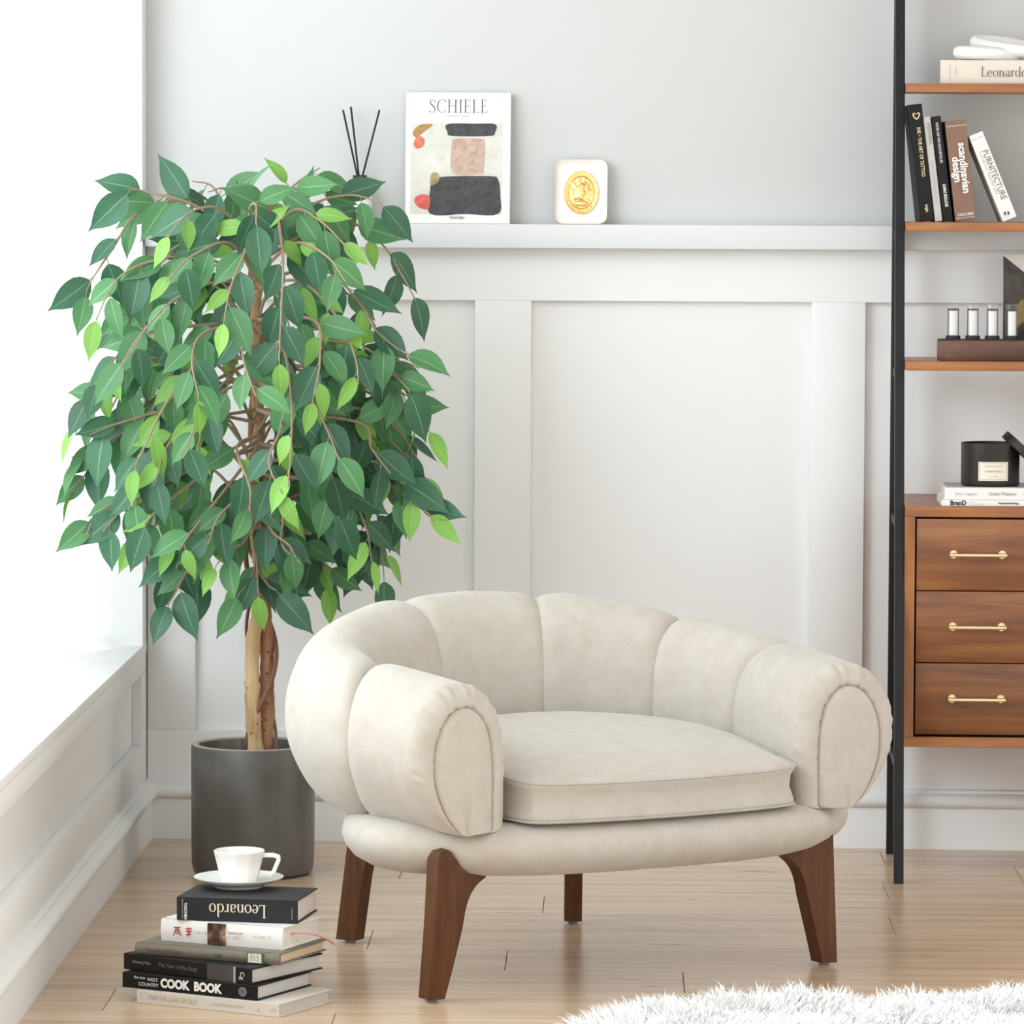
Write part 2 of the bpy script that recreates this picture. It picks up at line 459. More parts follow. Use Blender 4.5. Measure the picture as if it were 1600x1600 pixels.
# ------------------------------------------------------------------ text
def text(s, size, mat, parent, loc, rot=(math.pi / 2, 0, 0), align='LEFT', name='lettering', sx=1.0, offset=0.0, valign='BOTTOM_BASELINE'):
    c = bpy.data.curves.new(name, 'FONT'); c.body = s; c.size = size
    c.align_x = align; c.align_y = valign; c.offset = offset; c.resolution_u = 3
    c.materials.append(mat)
    tmp = bpy.data.objects.new('tmp_text', c); COL.objects.link(tmp)
    bpy.context.view_layer.update()
    me = bpy.data.meshes.new_from_object(tmp.evaluated_get(bpy.context.evaluated_depsgraph_get()))
    bpy.data.objects.remove(tmp); bpy.data.curves.remove(c)
    me.name = name
    if not me.materials: me.materials.append(mat)
    o = bpy.data.objects.new(name, me); link(o, parent)
    o.location = loc; o.rotation_euler = rot; o.scale = (sx, 1, 1)
    return o

def arc(cx, cy, rx, ry, a0, a1, n=22, wmin=.035, wmax=.095):
    out = []
    for i in range(n + 1):
        a = math.radians(a0 + (a1 - a0) * i / n)
        out.append((cx + rx * math.cos(a), cy + ry * math.sin(a), wmin + (wmax - wmin) * abs(math.cos(a)) ** 1.5))
    return out
def sbar(x, y, w=.26, t=.04): return [(x - w / 2, y, t), (x + w / 2, y, t)]
T_, N_ = .095, .04
GL = {
 'S': (.56, [[(p[0], p[1], .04 + .06 * p[2]) for p in
        [(.47, .80, .2), (.44, .92, .0), (.30, .985, 0), (.16, .95, .2), (.09, .83, .6), (.12, .69, .9), (.27, .55, 1), (.41, .40, 1), (.48, .24, .7), (.43, .10, .3), (.30, .02, 0), (.15, .04, 0), (.07, .18, .2)]],
        [(.47, .78, .03), (.47, .97, .03)], [(.07, .03, .03), (.07, .22, .03)]]),
 'C': (.76, [arc(.42, .5, .35, .49, 45, 318), [(.68, .80, .03), (.68, .98, .03)]]),
 'H': (.84, [[(.16, .02, T_), (.16, .98, T_)], [(.66, .02, T_), (.66, .98, T_)], [(.16, .51, N_), (.66, .51, N_)], sbar(.16, .02), sbar(.16, .98), sbar(.66, .02), sbar(.66, .98)]),
 'I': (.36, [[(.17, .02, T_), (.17, .98, T_)], sbar(.17, .02), sbar(.17, .98)]),
 'E': (.62, [[(.16, .02, T_), (.16, .98, T_)], [(.05, .02, N_), (.53, .02, N_)], [(.05, .98, N_), (.50, .98, N_)], [(.16, .52, N_), (.42, .52, N_)], [(.53, .0, .035), (.53, .18, .03)], [(.50, .82, .03), (.50, 1.0, .035)], [(.42, .43, .03), (.42, .61, .03)]]),
 'L': (.60, [[(.16, .02, T_), (.16, .98, T_)], [(.05, .02, N_), (.55, .02, N_)], sbar(.16, .98), [(.55, .0, .035), (.55, .2, .03)]]),
 'e': (.50, [arc(.25, .31, .19, .31, 8, 320), [(.07, .36, .035), (.44, .36, .035)]]),
 'o': (.56, [arc(.28, .31, .22, .31, 0, 360)]),
 'n': (.60, [[(.13, .02, T_), (.13, .58, T_)], arc(.30, .38, .165, .22, 170, 0, 14), [(.465, .40, T_), (.465, .02, T_)], sbar(.13, .02, .2), sbar(.465, .02, .2), [(.03, .57, .035), (.13, .60, .05)]]),
 'a': (.50, [arc(.24, .44, .15, .17, 160, 0, 14), [(.39, .45, .09), (.39, .06, .085), (.47, .03, .05)], arc(.22, .17, .155, .165, 70, 360, 18)]),
 'r': (.42, [[(.13, .02, T_), (.13, .58, T_)], sbar(.13, .02, .2), [(.03, .57, .035), (.13, .60, .05)], [(.14, .42, .04), (.20, .54, .05), (.31, .60, .07), (.38, .55, .07)]]),
 'd': (.58, [arc(.25, .31, .20, .31, 60, 320), [(.45, .02, T_), (.45, .99, T_)], [(.36, .99, .04), (.45, 1.0, .045)], [(.45, .02, .04), (.55, .03, .035)]]),
}
def serif_text(s, size, mat, parent, loc, rot=(math.pi / 2, 0, 0), name='lettering', track=.03, flip=False, wk=1.0):
    V, F = [], []; x0 = 0
    for ch in s:
        adv, strokes = GL[ch]
        for st in strokes:
            base = len(V); n = len(st)
            for i, (x, y, w) in enumerate(st):
                a = st[max(i - 1, 0)]; b = st[min(i + 1, n - 1)]
                t = Vector((b[0] - a[0], b[1] - a[1])); t = t.normalized() if t.length > 0 else Vector((1, 0))
                nx, ny = -t.y, t.x
                V.append(((x0 + x + nx * w * wk / 2) * size, (y + ny * w * wk / 2) * size, 0))
                V.append(((x0 + x - nx * w * wk / 2) * size, (y - ny * w * wk / 2) * size, 0))
            for i in range(n - 1):
                F.append((base + 2 * i, base + 2 * i + 1, base + 2 * i + 3, base + 2 * i + 2))
        x0 += adv + track
    W = x0 * size
    V = [(v[0] - W / 2, v[1] - size / 2, 0) for v in V]
    me = bpy.data.meshes.new(name); me.from_pydata(V, [], F); me.materials.append(mat)
    o = link(bpy.data.objects.new(name, me), parent); o.location = loc; o.rotation_euler = rot
    return o

# ------------------------------------------------------------------ room
K = .045
def sh(v):   # the rear wall stands slightly out of square
    return (v[0], v[1] - K * (v[0] + .943), v[2])
def wy(x, off=0.0): return off - K * (x + .943)

def struct(o): o['kind'] = 'structure'; return o

WT = 2.7     # wall height
XR = 3.2
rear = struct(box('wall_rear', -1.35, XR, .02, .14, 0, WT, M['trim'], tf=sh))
struct(box('trim_1', -.943, XR, -.055, .02, 1.199, 1.2475, M['ledge'], bevel=.003, tf=sh))          # picture ledge
struct(box('trim_2', -.943, XR, .0, .02, 1.0945, 1.199, M['trim'], tf=sh))                          # top rail
struct(box('trim_3', -.943, XR, .0, .02, .112, .2215, M['trim'], tf=sh))                            # bottom rail
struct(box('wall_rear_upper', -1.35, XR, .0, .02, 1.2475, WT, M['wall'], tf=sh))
for i, (a, b_) in enumerate([(-.943, -.846), (-.281, -.168), (.391, .499), (1.06, 1.17), (1.73, 1.84), (2.4, 2.51)]):
    struct(box('trim_%d' % (4 + i), a, b_, .0, .02, .2215, 1.0945, M['trim'], bevel=.0015, tf=sh))
def baseboard(name, length_pts, prof, mat):
    """profile (out, z) swept between two plan points; out grows into the room"""
    (ax, ay, nx, ny), (bx, by, _, _) = length_pts
    n = len(prof); V = []
    for (px_, py_) in ((ax, ay), (bx, by)):
        for o_, z in prof: V.append((px_ + nx * o_, py_ + ny * o_, z))
    F = [(i, i + 1, n + i + 1, n + i) for i in range(n - 1)] + [tuple(range(n)), tuple(range(n, 2 * n))] + [(n - 1, 0, n, 2 * n - 1)]
    return struct(obj(name, V, F, mat, smooth=True, sharp=40))
prof = [(-.02, 0), (.012, 0), (.012, .078), (.010, .082), (.0135, .084)]
prof += [(.0125 + .0135 * math.cos(a), .0975 + .0135 * math.sin(a)) for a in np.linspace(-1.4, 1.35, 10)]
prof += [(.009, .1125), (.009, .118), (.0, .121), (-.02, .121)]
baseboard('baseboard_rear', ((-.95, wy(-.95), 0, -1), (XR, wy(XR), 0, -1)), prof, M['trim'])

struct(box('ceiling', -1.35, XR, -3.8, .20, WT, WT + .08, M['wall']))

# left wall, window recess from Y=-.075 on, sill at z=.399
LX = -.945; SILL = .399
struct(box('wall_left', -1.33, LX - .02, -2.9, .05, 0, SILL - .02, M['trim']))
struct(box('trim_10', LX - .02, LX, -2.9, .02, .34, SILL - .02, M['trim'], bevel=.0015))
struct(box('trim_11', LX - .02, LX, -2.9, .02, .112, .20, M['trim'], bevel=.0015))
struct(box('trim_12', LX - .02, LX, -.09, .02, .2, .34, M['trim'], bevel=.0015))
struct(box('trim_13', LX - .02, LX, -2.75, -2.65, .2, .34, M['trim'], bevel=.0015))
struct(box('trim_14', -1.33, LX + .001, -2.9, .03, SILL - .02, SILL, M['trim'], bevel=.002))     # window sill
struct(box('wall_left_return', -1.33, LX, -.075, .05, SILL, WT, M['trim']))
struct(box('wall_left_pier', -1.33, LX, -2.9, -2.72, SILL, WT, M['wall']))
struct(box('wall_left_lintel', -1.33, LX, -2.9, .05, 2.45, WT, M['wall']))
baseboard('baseboard_left', ((LX, .02, 1, 0), (LX, -2.9, 1, 0)), prof, M['trim'])

def window(name, y0, y1):
    z0, z1 = SILL, 2.45
    bm = bmesh.new(); x0, x1 = -1.31, -1.25; t = .06
    add_box(bm, x0, x1, y0, y1, z0, z0 + t); add_box(bm, x0, x1, y0, y1, z1 - t, z1)
    add_box(bm, x0, x1, y0, y0 + t, z0 + t, z1 - t); add_box(bm, x0, x1, y1 - t, y1, z0 + t, z1 - t)
    ym = (y0 + y1) / 2
    add_box(bm, x0, x1, ym - t / 2, ym + t / 2, z0 + t, z1 - t)
    w = struct(from_bm(name, bm, M['trim']))
    for a, b_ in ((y0 + t, ym - t / 2), (ym + t / 2, y1 - t)):
        box('pane', -1.283, -1.277, a, b_, z0 + t, z1 - t, M['glass'], w)
    return w
window('window_1', -2.72, -.075)

# sheer curtain, hanging in folds just above the sill
def curtain():
    ctrl = [(-1.17, -.10), (-1.12, -.115), (-1.04, -.12), (-1.012, -.15), (-1.03, -.20), (-1.10, -.27), (-1.155, -.40), (-1.165, -.55), (-1.15, -.70),
            (-1.10, -.80), (-1.045, -.87), (-1.024, -.93), (-1.04, -1.0), (-1.09, -1.07), (-1.13, -1.16), (-1.10, -1.26),
            (-1.045, -1.33), (-1.025, -1.40), (-1.045, -1.48), (-1.10, -1.56), (-1.13, -1.66), (-1.09, -1.76), (-1.045, -1.84), (-1.03, -1.92), (-1.06, -2.02), (-1.12, -2.12), (-1.10, -2.24), (-1.03, -2.34), (-1.02, -2.44), (-1.08, -2.55)]
    pts = catmull([(a, b_, 0) for a, b_ in ctrl], 6)
    zs = [SILL + .022, SILL + .03, SILL + .1, .7, 1.0, 1.3, 1.6, 1.9, 2.2, 2.4]
    V, F = [], []
    n = len(pts)
    for j, z in enumerate(zs):
        f = (z - SILL) / 2.0
        for i, p in enumerate(pts):
            am = .93 + .14 * math.sin(i * .21 + f * 2.0) * f
            x = -1.09 + (p.x + 1.09) * (1.0 - .16 * f) * am
            V.append((x, p.y + .012 * math.sin(f * 3 + i * .05), z + .006 * math.sin(i * .4) * (1 if j < 2 else 0)))
    for j in range(len(zs) - 1):
        for i in range(n - 1):
            F.append((j * n + i, j * n + i + 1, (j + 1) * n + i + 1, (j + 1) * n + i))
    c = empty('sheer_curtain', (0, 0, 0))
    tag(c, 'sheer white curtain hanging in folds above the sill of the left window', 'curtain')
    o = obj('curtain_cloth', V, F, M['curtain'], c, smooth=True)
    hem = [Vector(V[n + i]) + Vector((.0, 0, -.006)) for i in range(n)]
    V2, F2 = [], []
    for p in hem: V2 += [p + Vector((.0015, -.0005, -.002)), p + Vector((.0015, -.0005, .012))]
    for i in range(n - 1): F2.append((2 * i, 2 * i + 1, 2 * i + 3, 2 * i + 2))
    obj('hem', V2, F2, M['curtain'], c, smooth=True)
    tube('curtain_rod', [(-1.09, -.08, 2.41), (-1.09, -2.71, 2.41)], .011, M['trim'], c, n=12)
curtain()

# floor
floor = struct(box('floor', -.98, XR, -6.4, .12, -.06, -.018, M['slab']))
edges = [.12, -.119] + [-.119 - .208 * k for k in range(1, 31)]
joints = {0: [-.2], 1: [.535], 2: [-.407, .785], 3: [.516], 4: [-.126], 5: [.503], 6: [-.424], 7: [-.18], 8: [.12], 9: [.9], 10: [-.44], 11: [.3]}
for r_ in range(len(edges) - 1):
    js = joints.get(r_, [rnd.uniform(-.7, 1.0)])
    xs = sorted(js)
    while xs[0] > -.98 + .4: xs.insert(0, xs[0] - rnd.uniform(1.5, 2.0))
    while xs[-1] < XR - .3: xs.append(xs[-1] + rnd.uniform(1.6, 2.1))
    xs = [max(-.98, min(XR, x)) for x in xs]
    if xs[0] > -.98: xs.insert(0, -.98)
    if xs[-1] < XR: xs.append(XR)
    for a, b_ in zip(xs[:-1], xs[1:]):
        if b_ - a < .02: continue
        g = .0006
        cx, cy = (a + b_) / 2, (edges[r_] + edges[r_ + 1]) / 2
        hw, hd = (b_ - a) / 2 - g, abs(edges[r_] - edges[r_ + 1]) / 2 - g
        bm = bmesh.new(); add_box(bm, -hw, hw, -hd, hd, -.018, 0, .0008, 1)
        p = from_bm('plank', bm, M['floor'], floor)
        p.location = (cx, cy, 0)

# ------------------------------------------------------------------ armchair
CH = empty('armchair', (.0236, -1.658, 0), (0, 0, math.radians(31)))
tag(CH, 'low cream fabric barrel armchair with puffy channelled arms and dark wooden legs', 'armchair')
half = [(.280, -.10), (.292, .0), (.308, .10), (.322, .195), (.305, .29), (.250, .370), (.165, .425), (.075, .452), (0, .458)]
full = [Vector((x, y, 0)) for x, y in half] + [Vector((-x, y, 0)) for x, y in half[-2::-1]]
PATH = catmull(full, 24)
PL = [0.0]
for a, b_ in zip(PATH[:-1], PATH[1:]): PL.append(PL[-1] + (b_ - a).length)
TOT = PL[-1]
def path_at(s):
    if s <= 0:
        t = (PATH[1] - PATH[0]).normalized(); p = PATH[0] + t * s
    elif s >= TOT:
        t = (PATH[-1] - PATH[-2]).normalized(); p = PATH[-1] + t * (s - TOT)
    else:
        i = int(np.searchsorted(PL, s)); i = max(1, min(len(PATH) - 1, i))
        f = (s - PL[i - 1]) / (PL[i] - PL[i - 1]); p = PATH[i - 1].lerp(PATH[i], f)
        a = PATH[max(i - 4, 0)]; b2 = PATH[min(i + 3, len(PATH) - 1)]; t = (b2 - a).normalized()
    nrm = Vector((t.y, -t.x, 0))
    return p, t, nrm
def s_near(x, y):
    return PL[min(range(len(PATH)), key=lambda i: (PATH[i].x - x) ** 2 + (PATH[i].y - y) ** 2)]
seam_r = [s_near(.327, .195), s_near(.262, .355), s_near(.10, .447)]
SEAMS = [0.0] + seam_r + [TOT - s for s in seam_r[::-1]] + [TOT]
SECT = [(.03, .0), (0, .07), (-.005, .30), (-.002, .52), (.03, .70), (.12, .86), (.29, .965), (.48, 1.0), (.68, .965), (.86, .86), (.97, .70), (1.0, .54), (.975, .40), (.90, .27), (.77, .13), (.62, .03), (.50, -.015), (.25, -.01)]
SECP = [(p.x, p.y) for p in catmull([(a, b_, 0) for a, b_ in SECT], 8, closed=True)]
NS = len(SECP)
ZB = .281
def dims(s):
    q = 1 - abs(s - TOT / 2) / (TOT / 2)        # 0 at arm front, 1 at back centre
    w = float(np.interp(q, [0, .3, .45, .7, 1], [.185, .168, .160, .175, .190]))
    h = np.interp(q, [0, .42, .62, .8, 1], [.239, .264, .292, .320, .327])
    return w, float(h)
def ring(s, kw=1.0, kh=1.0, du=0.0, cu=.45, cv=.28, gather=0.0, skew=0.0):
    p, t, nrm = path_at(s); w, h = dims(s)
    out = []
    for i, (u, v) in enumerate(SECP):
        g = 0
        if skew: p, t, nrm = path_at(s + skew * max(0.0, u)); w, h = dims(s + skew * max(0.0, u))
        if gather and v > .35:
            g = gather * (.6 * math.sin(i * 1.05) + .5 * math.sin(i * 1.63 + 1) + .4 * math.sin(i * .41))
        uu = cu + (u - cu) * (kw + g); vv = cv + (v - cv) * (kh + g)
        out.append(p + nrm * (uu * w) + Vector((0, 0, ZB + vv * h)))
    return out
def loft(name, rings, mat, parent, cap0=True, cap1=True, smooth=True, sharp=None):
    V = [v for r in rings for v in r]; n = len(rings[0]); F = []
    for j in range(len(rings) - 1):
        for k in range(n):
            F.append((j * n + k, j * n + (k + 1) % n, (j + 1) * n + (k + 1) % n, (j + 1) * n + k))
    if cap0: F.append(tuple(range(n)))
    if cap1: F.append(tuple(range((len(rings) - 1) * n, len(rings) * n)))
    return obj(name, V, F, mat, parent, smooth=True, sharp=sharp)
def front_rings(s_front, sgn):
    """rounded roll at the front end of an arm, ordered from the face inwards to the body"""
    w, h = dims(s_front); R_ = .031
    rs = []
    rs.append(ring(s_front + sgn * .012, 1 - 2 * (R_ + .006) / w, 1 - (R_ + .006) / h, cu=.49, cv=0.0))
    rs.append(ring(s_front + sgn * .003, 1 - 2 * (R_ + .003) / w, 1 - (R_ + .003) / h, cu=.49, cv=0.0, gather=.010))
    for a in np.linspace(0, math.pi / 2, 9):
        d = R_ * (1 - math.sin(a)); f = R_ * (1 - math.cos(a))
        rs.append(ring(s_front + sgn * f, 1 - 2 * d / w, 1 - d / h, cu=.49, cv=0.0, gather=.006 * (1 - a / (math.pi / 2)) + .013 * math.sin(2 * a) ** .8 if a < math.pi / 2 - .01 else 0))
    return rs
for i in range(7):
    s0, s1 = SEAMS[i], SEAMS[i + 1]; rs = []
    first, last = i == 0, i == 6
    NSTEP = 30
    for j in range(NSTEP + 1):
        t = .5 - .5 * math.cos(math.pi * j / NSTEP)
        s = s0 + (s1 - s0) * t; e = 2 * t - 1
        amp = [0, .105, .075, .05, .05, .075, .105, 0][i + (1 if e > 0 else 0)]
        k = 1 - amp * abs(e) ** 9 - .35 * amp * e ** 4
        if first and e < 0: k = 1.0
        if last and e > 0: k = 1.0
        kk = k
        if first and s < .03: continue
        if last and s > TOT - .03: continue
        SK = [0, -.060, -.035, -.012, .012, .035, .060, 0]
        rs.append(ring(s, kk, kk, skew=SK[1] * t ** 3 if first else SK[6] * (1 - t) ** 3 if last else SK[i] * (1 - t) + SK[i + 1] * t))
    if first: rs = front_rings(0.0, 1) + rs
    if last: rs = rs + front_rings(TOT, -1)[::-1]
    nm = 'arm_roll' if i in (0, 6) else 'back_channel'
    loft(nm, rs, M['fabric'], CH)
# inset oval faces at the arm fronts
for sf, sgn in ((0.0, 1), (TOT, -1)):
    w, h = dims(sf); R_ = .0345; rs = []
    for d, f in ((.000, .014), (.0002, .008), (.0015, .003), (.005, -.001), (.012, -.0035), (.025, -.005), (.045, -.006)):
        rs.append(ring(sf + sgn * f, 1 - 2 * (R_ + d) / w, 1 - (R_ + d) / h, cu=.49, cv=0.0))
    loft('arm_face', rs, M['fabric'], CH, cap0=True, cap1=True)

# upholstered base
def outline(halfpts, n=10):
    hp = [Vector((x, y, 0)) for x, y in halfpts]
    pts = hp + [Vector((-p.x, p.y, 0)) for p in hp[-2:0:-1]]
    return catmull(pts, n, closed=True)
def inset_loop(loop, d, cy=.18):
    out = []; n = len(loop)
    for i, p in enumerate(loop):
        t = (loop[(i + 1) % n] - loop[i - 1]).normalized(); nn = Vector((t.y, -t.x, 0))
        out.append(p - nn * d)
    return out
base_half = [(0, -.172), (.12, -.169), (.225, -.153), (.315, -.116), (.388, -.058), (.438, -.008), (.464, .06), (.450, .15), (.405, .245), (.335, .345), (.24, .43), (.12, .485), (0, .50)]
OUT = outline(base_half)
# orientation so that inset goes inwards
def shrink(loop, d):
    a = inset_loop(loop, d)
    if sum((p.x ** 2 + (p.y - .18) ** 2) for p in a) > sum((p.x ** 2 + (p.y - .18) ** 2) for p in loop):
        a = inset_loop(loop, -d)
    return a
rs = []
for z, d in ((.202, .14), (.200, .085), (.2025, .058), (.209, .036), (.220, .017), (.235, .005), (.251, .0), (.265, .003), (.276, .012), (.284, .028), (.288, .055), (.289, .12)):
    rs.append([p + Vector((0, 0, z)) for p in shrink(OUT, d)])
loft('seat_base', rs, M['fabric'], CH)

# loose seat cushion
cush_half = [(0, -.163), (.12, -.158), (.205, -.146), (.248, -.130), (.264, -.105), (.272, -.06), (.296, .05), (.312, .15), (.308, .235), (.25, .345), (.155, .412), (.07, .438), (0, .444)]
CO = outline(cush_half)
def zseam(y): return float(np.interp(y, [-.17, .1, .45], [.353, .374, .390]))
rs = []
for zf, d in ((0, .04), (0, .012), (.06, .004), (.2, -.005), (.5, -.012), (.78, -.010), (.93, -.003), (1.0, .004)):
    lp = shrink(CO, d) if d >= 0 else shrink(CO, d)
    rs.append([p + Vector((0, 0, .290 + (zseam(p.y) - .290) * zf)) for p in lp])
cx0 = Vector((0, .16, 0))
for q in (.97, .93, .87, .78, .66, .5, .33, .15):
    lp = [cx0 + (p - cx0) * q for p in shrink(CO, .005)]
    r_ = []
    for p in lp:
        crown = .031 * (1 - q ** 5.0)
        wr = .0012 * math.sin(p.x * 31 + p.y * 17) * (1 - q) * q * 4
        r_.append(p + Vector((0, 0, zseam(p.y) + crown + wr)))
    rs.append(r_)
cu = loft('seat_cushion', rs, M['fabric'], CH)
tube('piping', [p + Vector((0, 0, zseam(p.y) + .0003)) for p in shrink(CO, .0025)], .0013, M['fabric'], cu, n=6, closed=True)
tube('piping', [p + Vector((0, 0, .2945)) for p in shrink(CO, .002)], .0013, M['fabric'], cu, n=6, closed=True)

# legs
def front_leg(sg):
    out = [(.395, .006), (.389, .13), (.384, .236), (.379, .250), (.368, .254), (.360, .250)]
    out += [(.350, .236), (.338, .220), (.318, .208), (.295, .206), (.283, .204)]
    a = [Vector((.283, .199, 0)), Vector((.300, .188, 0)), Vector((.317, .172, 0)), Vector((.328, .150, 0)), Vector((.335, .12, 0))]
    out += [(p.x, p.y) for p in catmull(a, 4)] + [(.352, .06), (.366, .006)]
    o = prism('leg', out, -.052, -.016, M['legwood'], CH, tf=lambda a_, b_, t: (a_ * sg - .007 - (.010 * b_ / .25 if sg < 0 else 0), t - (.026 * min(1, b_ / .2) * max(0, min(1, (a_ - .300) / .05)) if sg < 0 else 0), b_), bevel=.0035)
    g = lathe('glide', [(0, 0), (.009, 0), (.009, .008), (0, .008)], M['rubber'], CH, n=16, loc=(sg * .38 - .007, -.034, 0)); g.parent = o
front_leg(1); front_leg(-1)
def rear_leg(sg):
    dirx, diry = sg * math.sin(math.radians(28)), math.cos(math.radians(28))
    fx, fy = sg * .2255, .557
    prof_ = [(.020, .006), (.004, .12), (-.012, .235), (-.09, .24), (-.10, .205), (-.065, .19), (-.045, .16), (-.036, .12), (-.018, .006)]
    px_, py_ = -diry, dirx
    o = prism('leg', prof_, -.0155, .0155, M['legwood'], CH, tf=lambda a_, b_, t: (fx + dirx * a_ + px_ * t, fy + diry * a_ + py_ * t, b_), bevel=.0035)
    g = lathe('glide', [(0, 0), (.009, 0), (.009, .008), (0, .008)], M['rubber'], CH, n=16, loc=(fx, fy, 0)); g.parent = o
rear_leg(1); rear_leg(-1)

# ------------------------------------------------------------------ potted ficus
PX, PY = -.692, -.47
FT = empty('potted_ficus_tree', (PX, PY, 0))
tag(FT, 'leafy green ficus tree with braided trunk in a grey concrete pot', 'potted tree')
pr, ph = .1185, .250
pot = lathe('pot', [(0, 0), (pr - .012, 0), (pr - .004, .006), (pr - .001, .02), (pr, .06), (pr + .0005, ph - .004), (pr - .0015, ph - .0008), (pr - .013, ph - .0008), (pr - .0145, ph - .005), (pr - .016, .17), (0, .17)], M['pot'], FT, n=72)
lathe('rim', [(pr - .0012, ph - .0008), (pr - .002, ph + .0002), (pr - .0125, ph + .0002), (pr - .0137, ph - .001), (pr - .0137, ph - .012)], M['potrim'], pot, n=72, caps=False)
bm = bmesh.new()
bmesh.ops.create_circle(bm, cap_ends=True, radius=pr - .015, segments=40)
for v in bm.verts: v.co.z = .19
from_bm('soil', bm, M['soil'], FT)

def tl(x, y, Y):  # tree-local point seen at a pixel of the frame, standing at depth Y
    return at(x, y, Y) - Vector((PX, PY, 0))
def wob(path, amp, seed):
    r = random.Random(seed)
    return [p + Vector((r.uniform(-amp, amp), r.uniform(-amp, amp), 0)) for p in path]
t1 = catmull([tl(400, 1180, PY - .012) * 1.0, tl(394, 1090, PY - .016), tl(396, 1000, PY - .012), tl(406, 930, PY - .015), tl(402, 850, PY - .02), tl(392, 760, PY - .005), tl(405, 660, PY), tl(396, 560, PY - .01), tl(404, 440, PY), tl(402, 390, PY)], 8)
t2 = catmull([tl(416, 1180, PY + .010), tl(417, 1090, PY + .010), tl(416, 1000, PY + .012), tl(412, 930, PY + .015), tl(414, 850, PY + .01), tl(412, 760, PY + .015), tl(395, 660, PY + .012), tl(408, 560, PY + .012), tl(395, 440, PY), tl(400, 380, PY)], 8)
t1[0] = Vector((t1[0].x, t1[0].y, .185)); t2[0] = Vector((t2[0].x, t2[0].y, .185))
def trunk_r(n, r0, r1, seed):
    r = random.Random(seed); return [r0 + (r1 - r0) * i / n + r.uniform(-.0012, .0012) for i in range(n + 1)]
tube('trunk', wob(t1, .0012, 1), trunk_r(len(t1) - 1, .0150, .009, 2), M['bark'], FT, n=14)
tube('trunk', wob(t2, .0012, 3), trunk_r(len(t2) - 1, .0150, .009, 4), M['barkred'], FT, n=14)
vp = []
for i in range(60):
    f = i / 59; z = .19 + f * .62
    a = 2.4 + f * 10.5
    c = tl(408, 1180 - f * 480, PY)
    vp.append(Vector((c.x + .029 * math.cos(a), .002 + .027 * math.sin(a), z)))
tube('vine', vp, .0048, M['vine'], FT, n=7)
vp2 = []
for i in range(60):
    f = i / 59; z = .19 + f * .62
    a = 5.4 + f * 9.0
    c = tl(408, 1180 - f * 480, PY)
    vp2.append(Vector((c.x + .0285 * math.cos(a), .002 + .026 * math.sin(a), z)))
tube('vine', vp2, .0035, M['vine'], FT, n=7)

# hanging paper tag
tg = tl(478, 808, PY + .03)
tgo = box('paper_tag', tg.x - .0105, tg.x + .0105, tg.y - .0004, tg.y + .0004, tg.z - .034, tg.z + .034, M['tag'], FT)
for dz in (.018, .006, -.006, -.018):
    box('tag_print', tg.x - .004, tg.x + .001, tg.y - .0008, tg.y - .0004, tg.z + dz - .0015, tg.z + dz + .0015, M['inkblack'], tgo)
tube('tag_string', [tg + Vector((0, 0, .034)), tg + Vector((-.02, -.01, .08)), tl(410, 720, PY)], .0008, M['twig'], tgo, n=5)

# leaf meshes: ovate blade with drip tip, folded at the midrib; base at origin, axis +Y, face +Z
def leaf_mesh(name, L, W, curl, fold, mat, seed):
    prof_ = [(0, .0), (.04, .30), (.12, .68), (.24, .94), (.38, 1.0), (.52, .93), (.66, .72), (.78, .44), (.86, .22), (.93, .09), (1.0, .012)]
    r = random.Random(seed)
    V, F, UV = [], [], []
    for t, w in prof_:
        y = t * L; z0 = -curl * L * t * t + .02 * L * math.sin(t * 5 + seed)
        hw = w * W / 2
        for u in (-1, -.5, 0, .5, 1):
            x = u * hw
            z = z0 + fold * abs(x) - .25 * fold * x * x / max(W, 1e-6) * 4 * .3
            V.append((x + .04 * L * math.sin(seed * 1.7) * t * t, y, z)); UV.append((.5 + .5 * u, t))
    n = 5
    for j in range(len(prof_) - 1):
        for k in range(n - 1):
            F.append((j * n + k, j * n + k + 1, (j + 1) * n + k + 1, (j + 1) * n + k))
    me = bpy.data.meshes.new(name); me.from_pydata(V, [], F)
    uvl = me.uv_layers.new(name='UVMap')
    for lp in me.loops: uvl.data[lp.index].uv = UV[lp.vertex_index]
    me.polygons.foreach_set('use_smooth', [True] * len(me.polygons))
    me.materials.append(mat)
    return me
ML = [leaf_mat('leaf_dark', (.030, .105, .055), (.13, .28, .16), (.046, .150, .075)),
      leaf_mat('leaf_mid', (.065, .205, .075), (.20, .41, .20), (.10, .275, .10)),
      leaf_mat('leaf_light', (.19, .43, .07), (.32, .58, .16), (.26, .53, .10), rough=.5)]
LM = [[leaf_mesh('leaf', .094, .050, c, f, ML[0], i) for i, (c, f) in enumerate([(.10, .25), (.22, .12), (.02, .35)])],
      [leaf_mesh('leaf', .088, .045, c, f, ML[1], i + 3) for i, (c, f) in enumerate([(.12, .22), (.25, .15), (.04, .4)])],
      [leaf_mesh('leaf', .072, .031, c, f, ML[2], i + 6) for i, (c, f) in enumerate([(.10, .3), (.25, .2), (-.05, .35)])]]

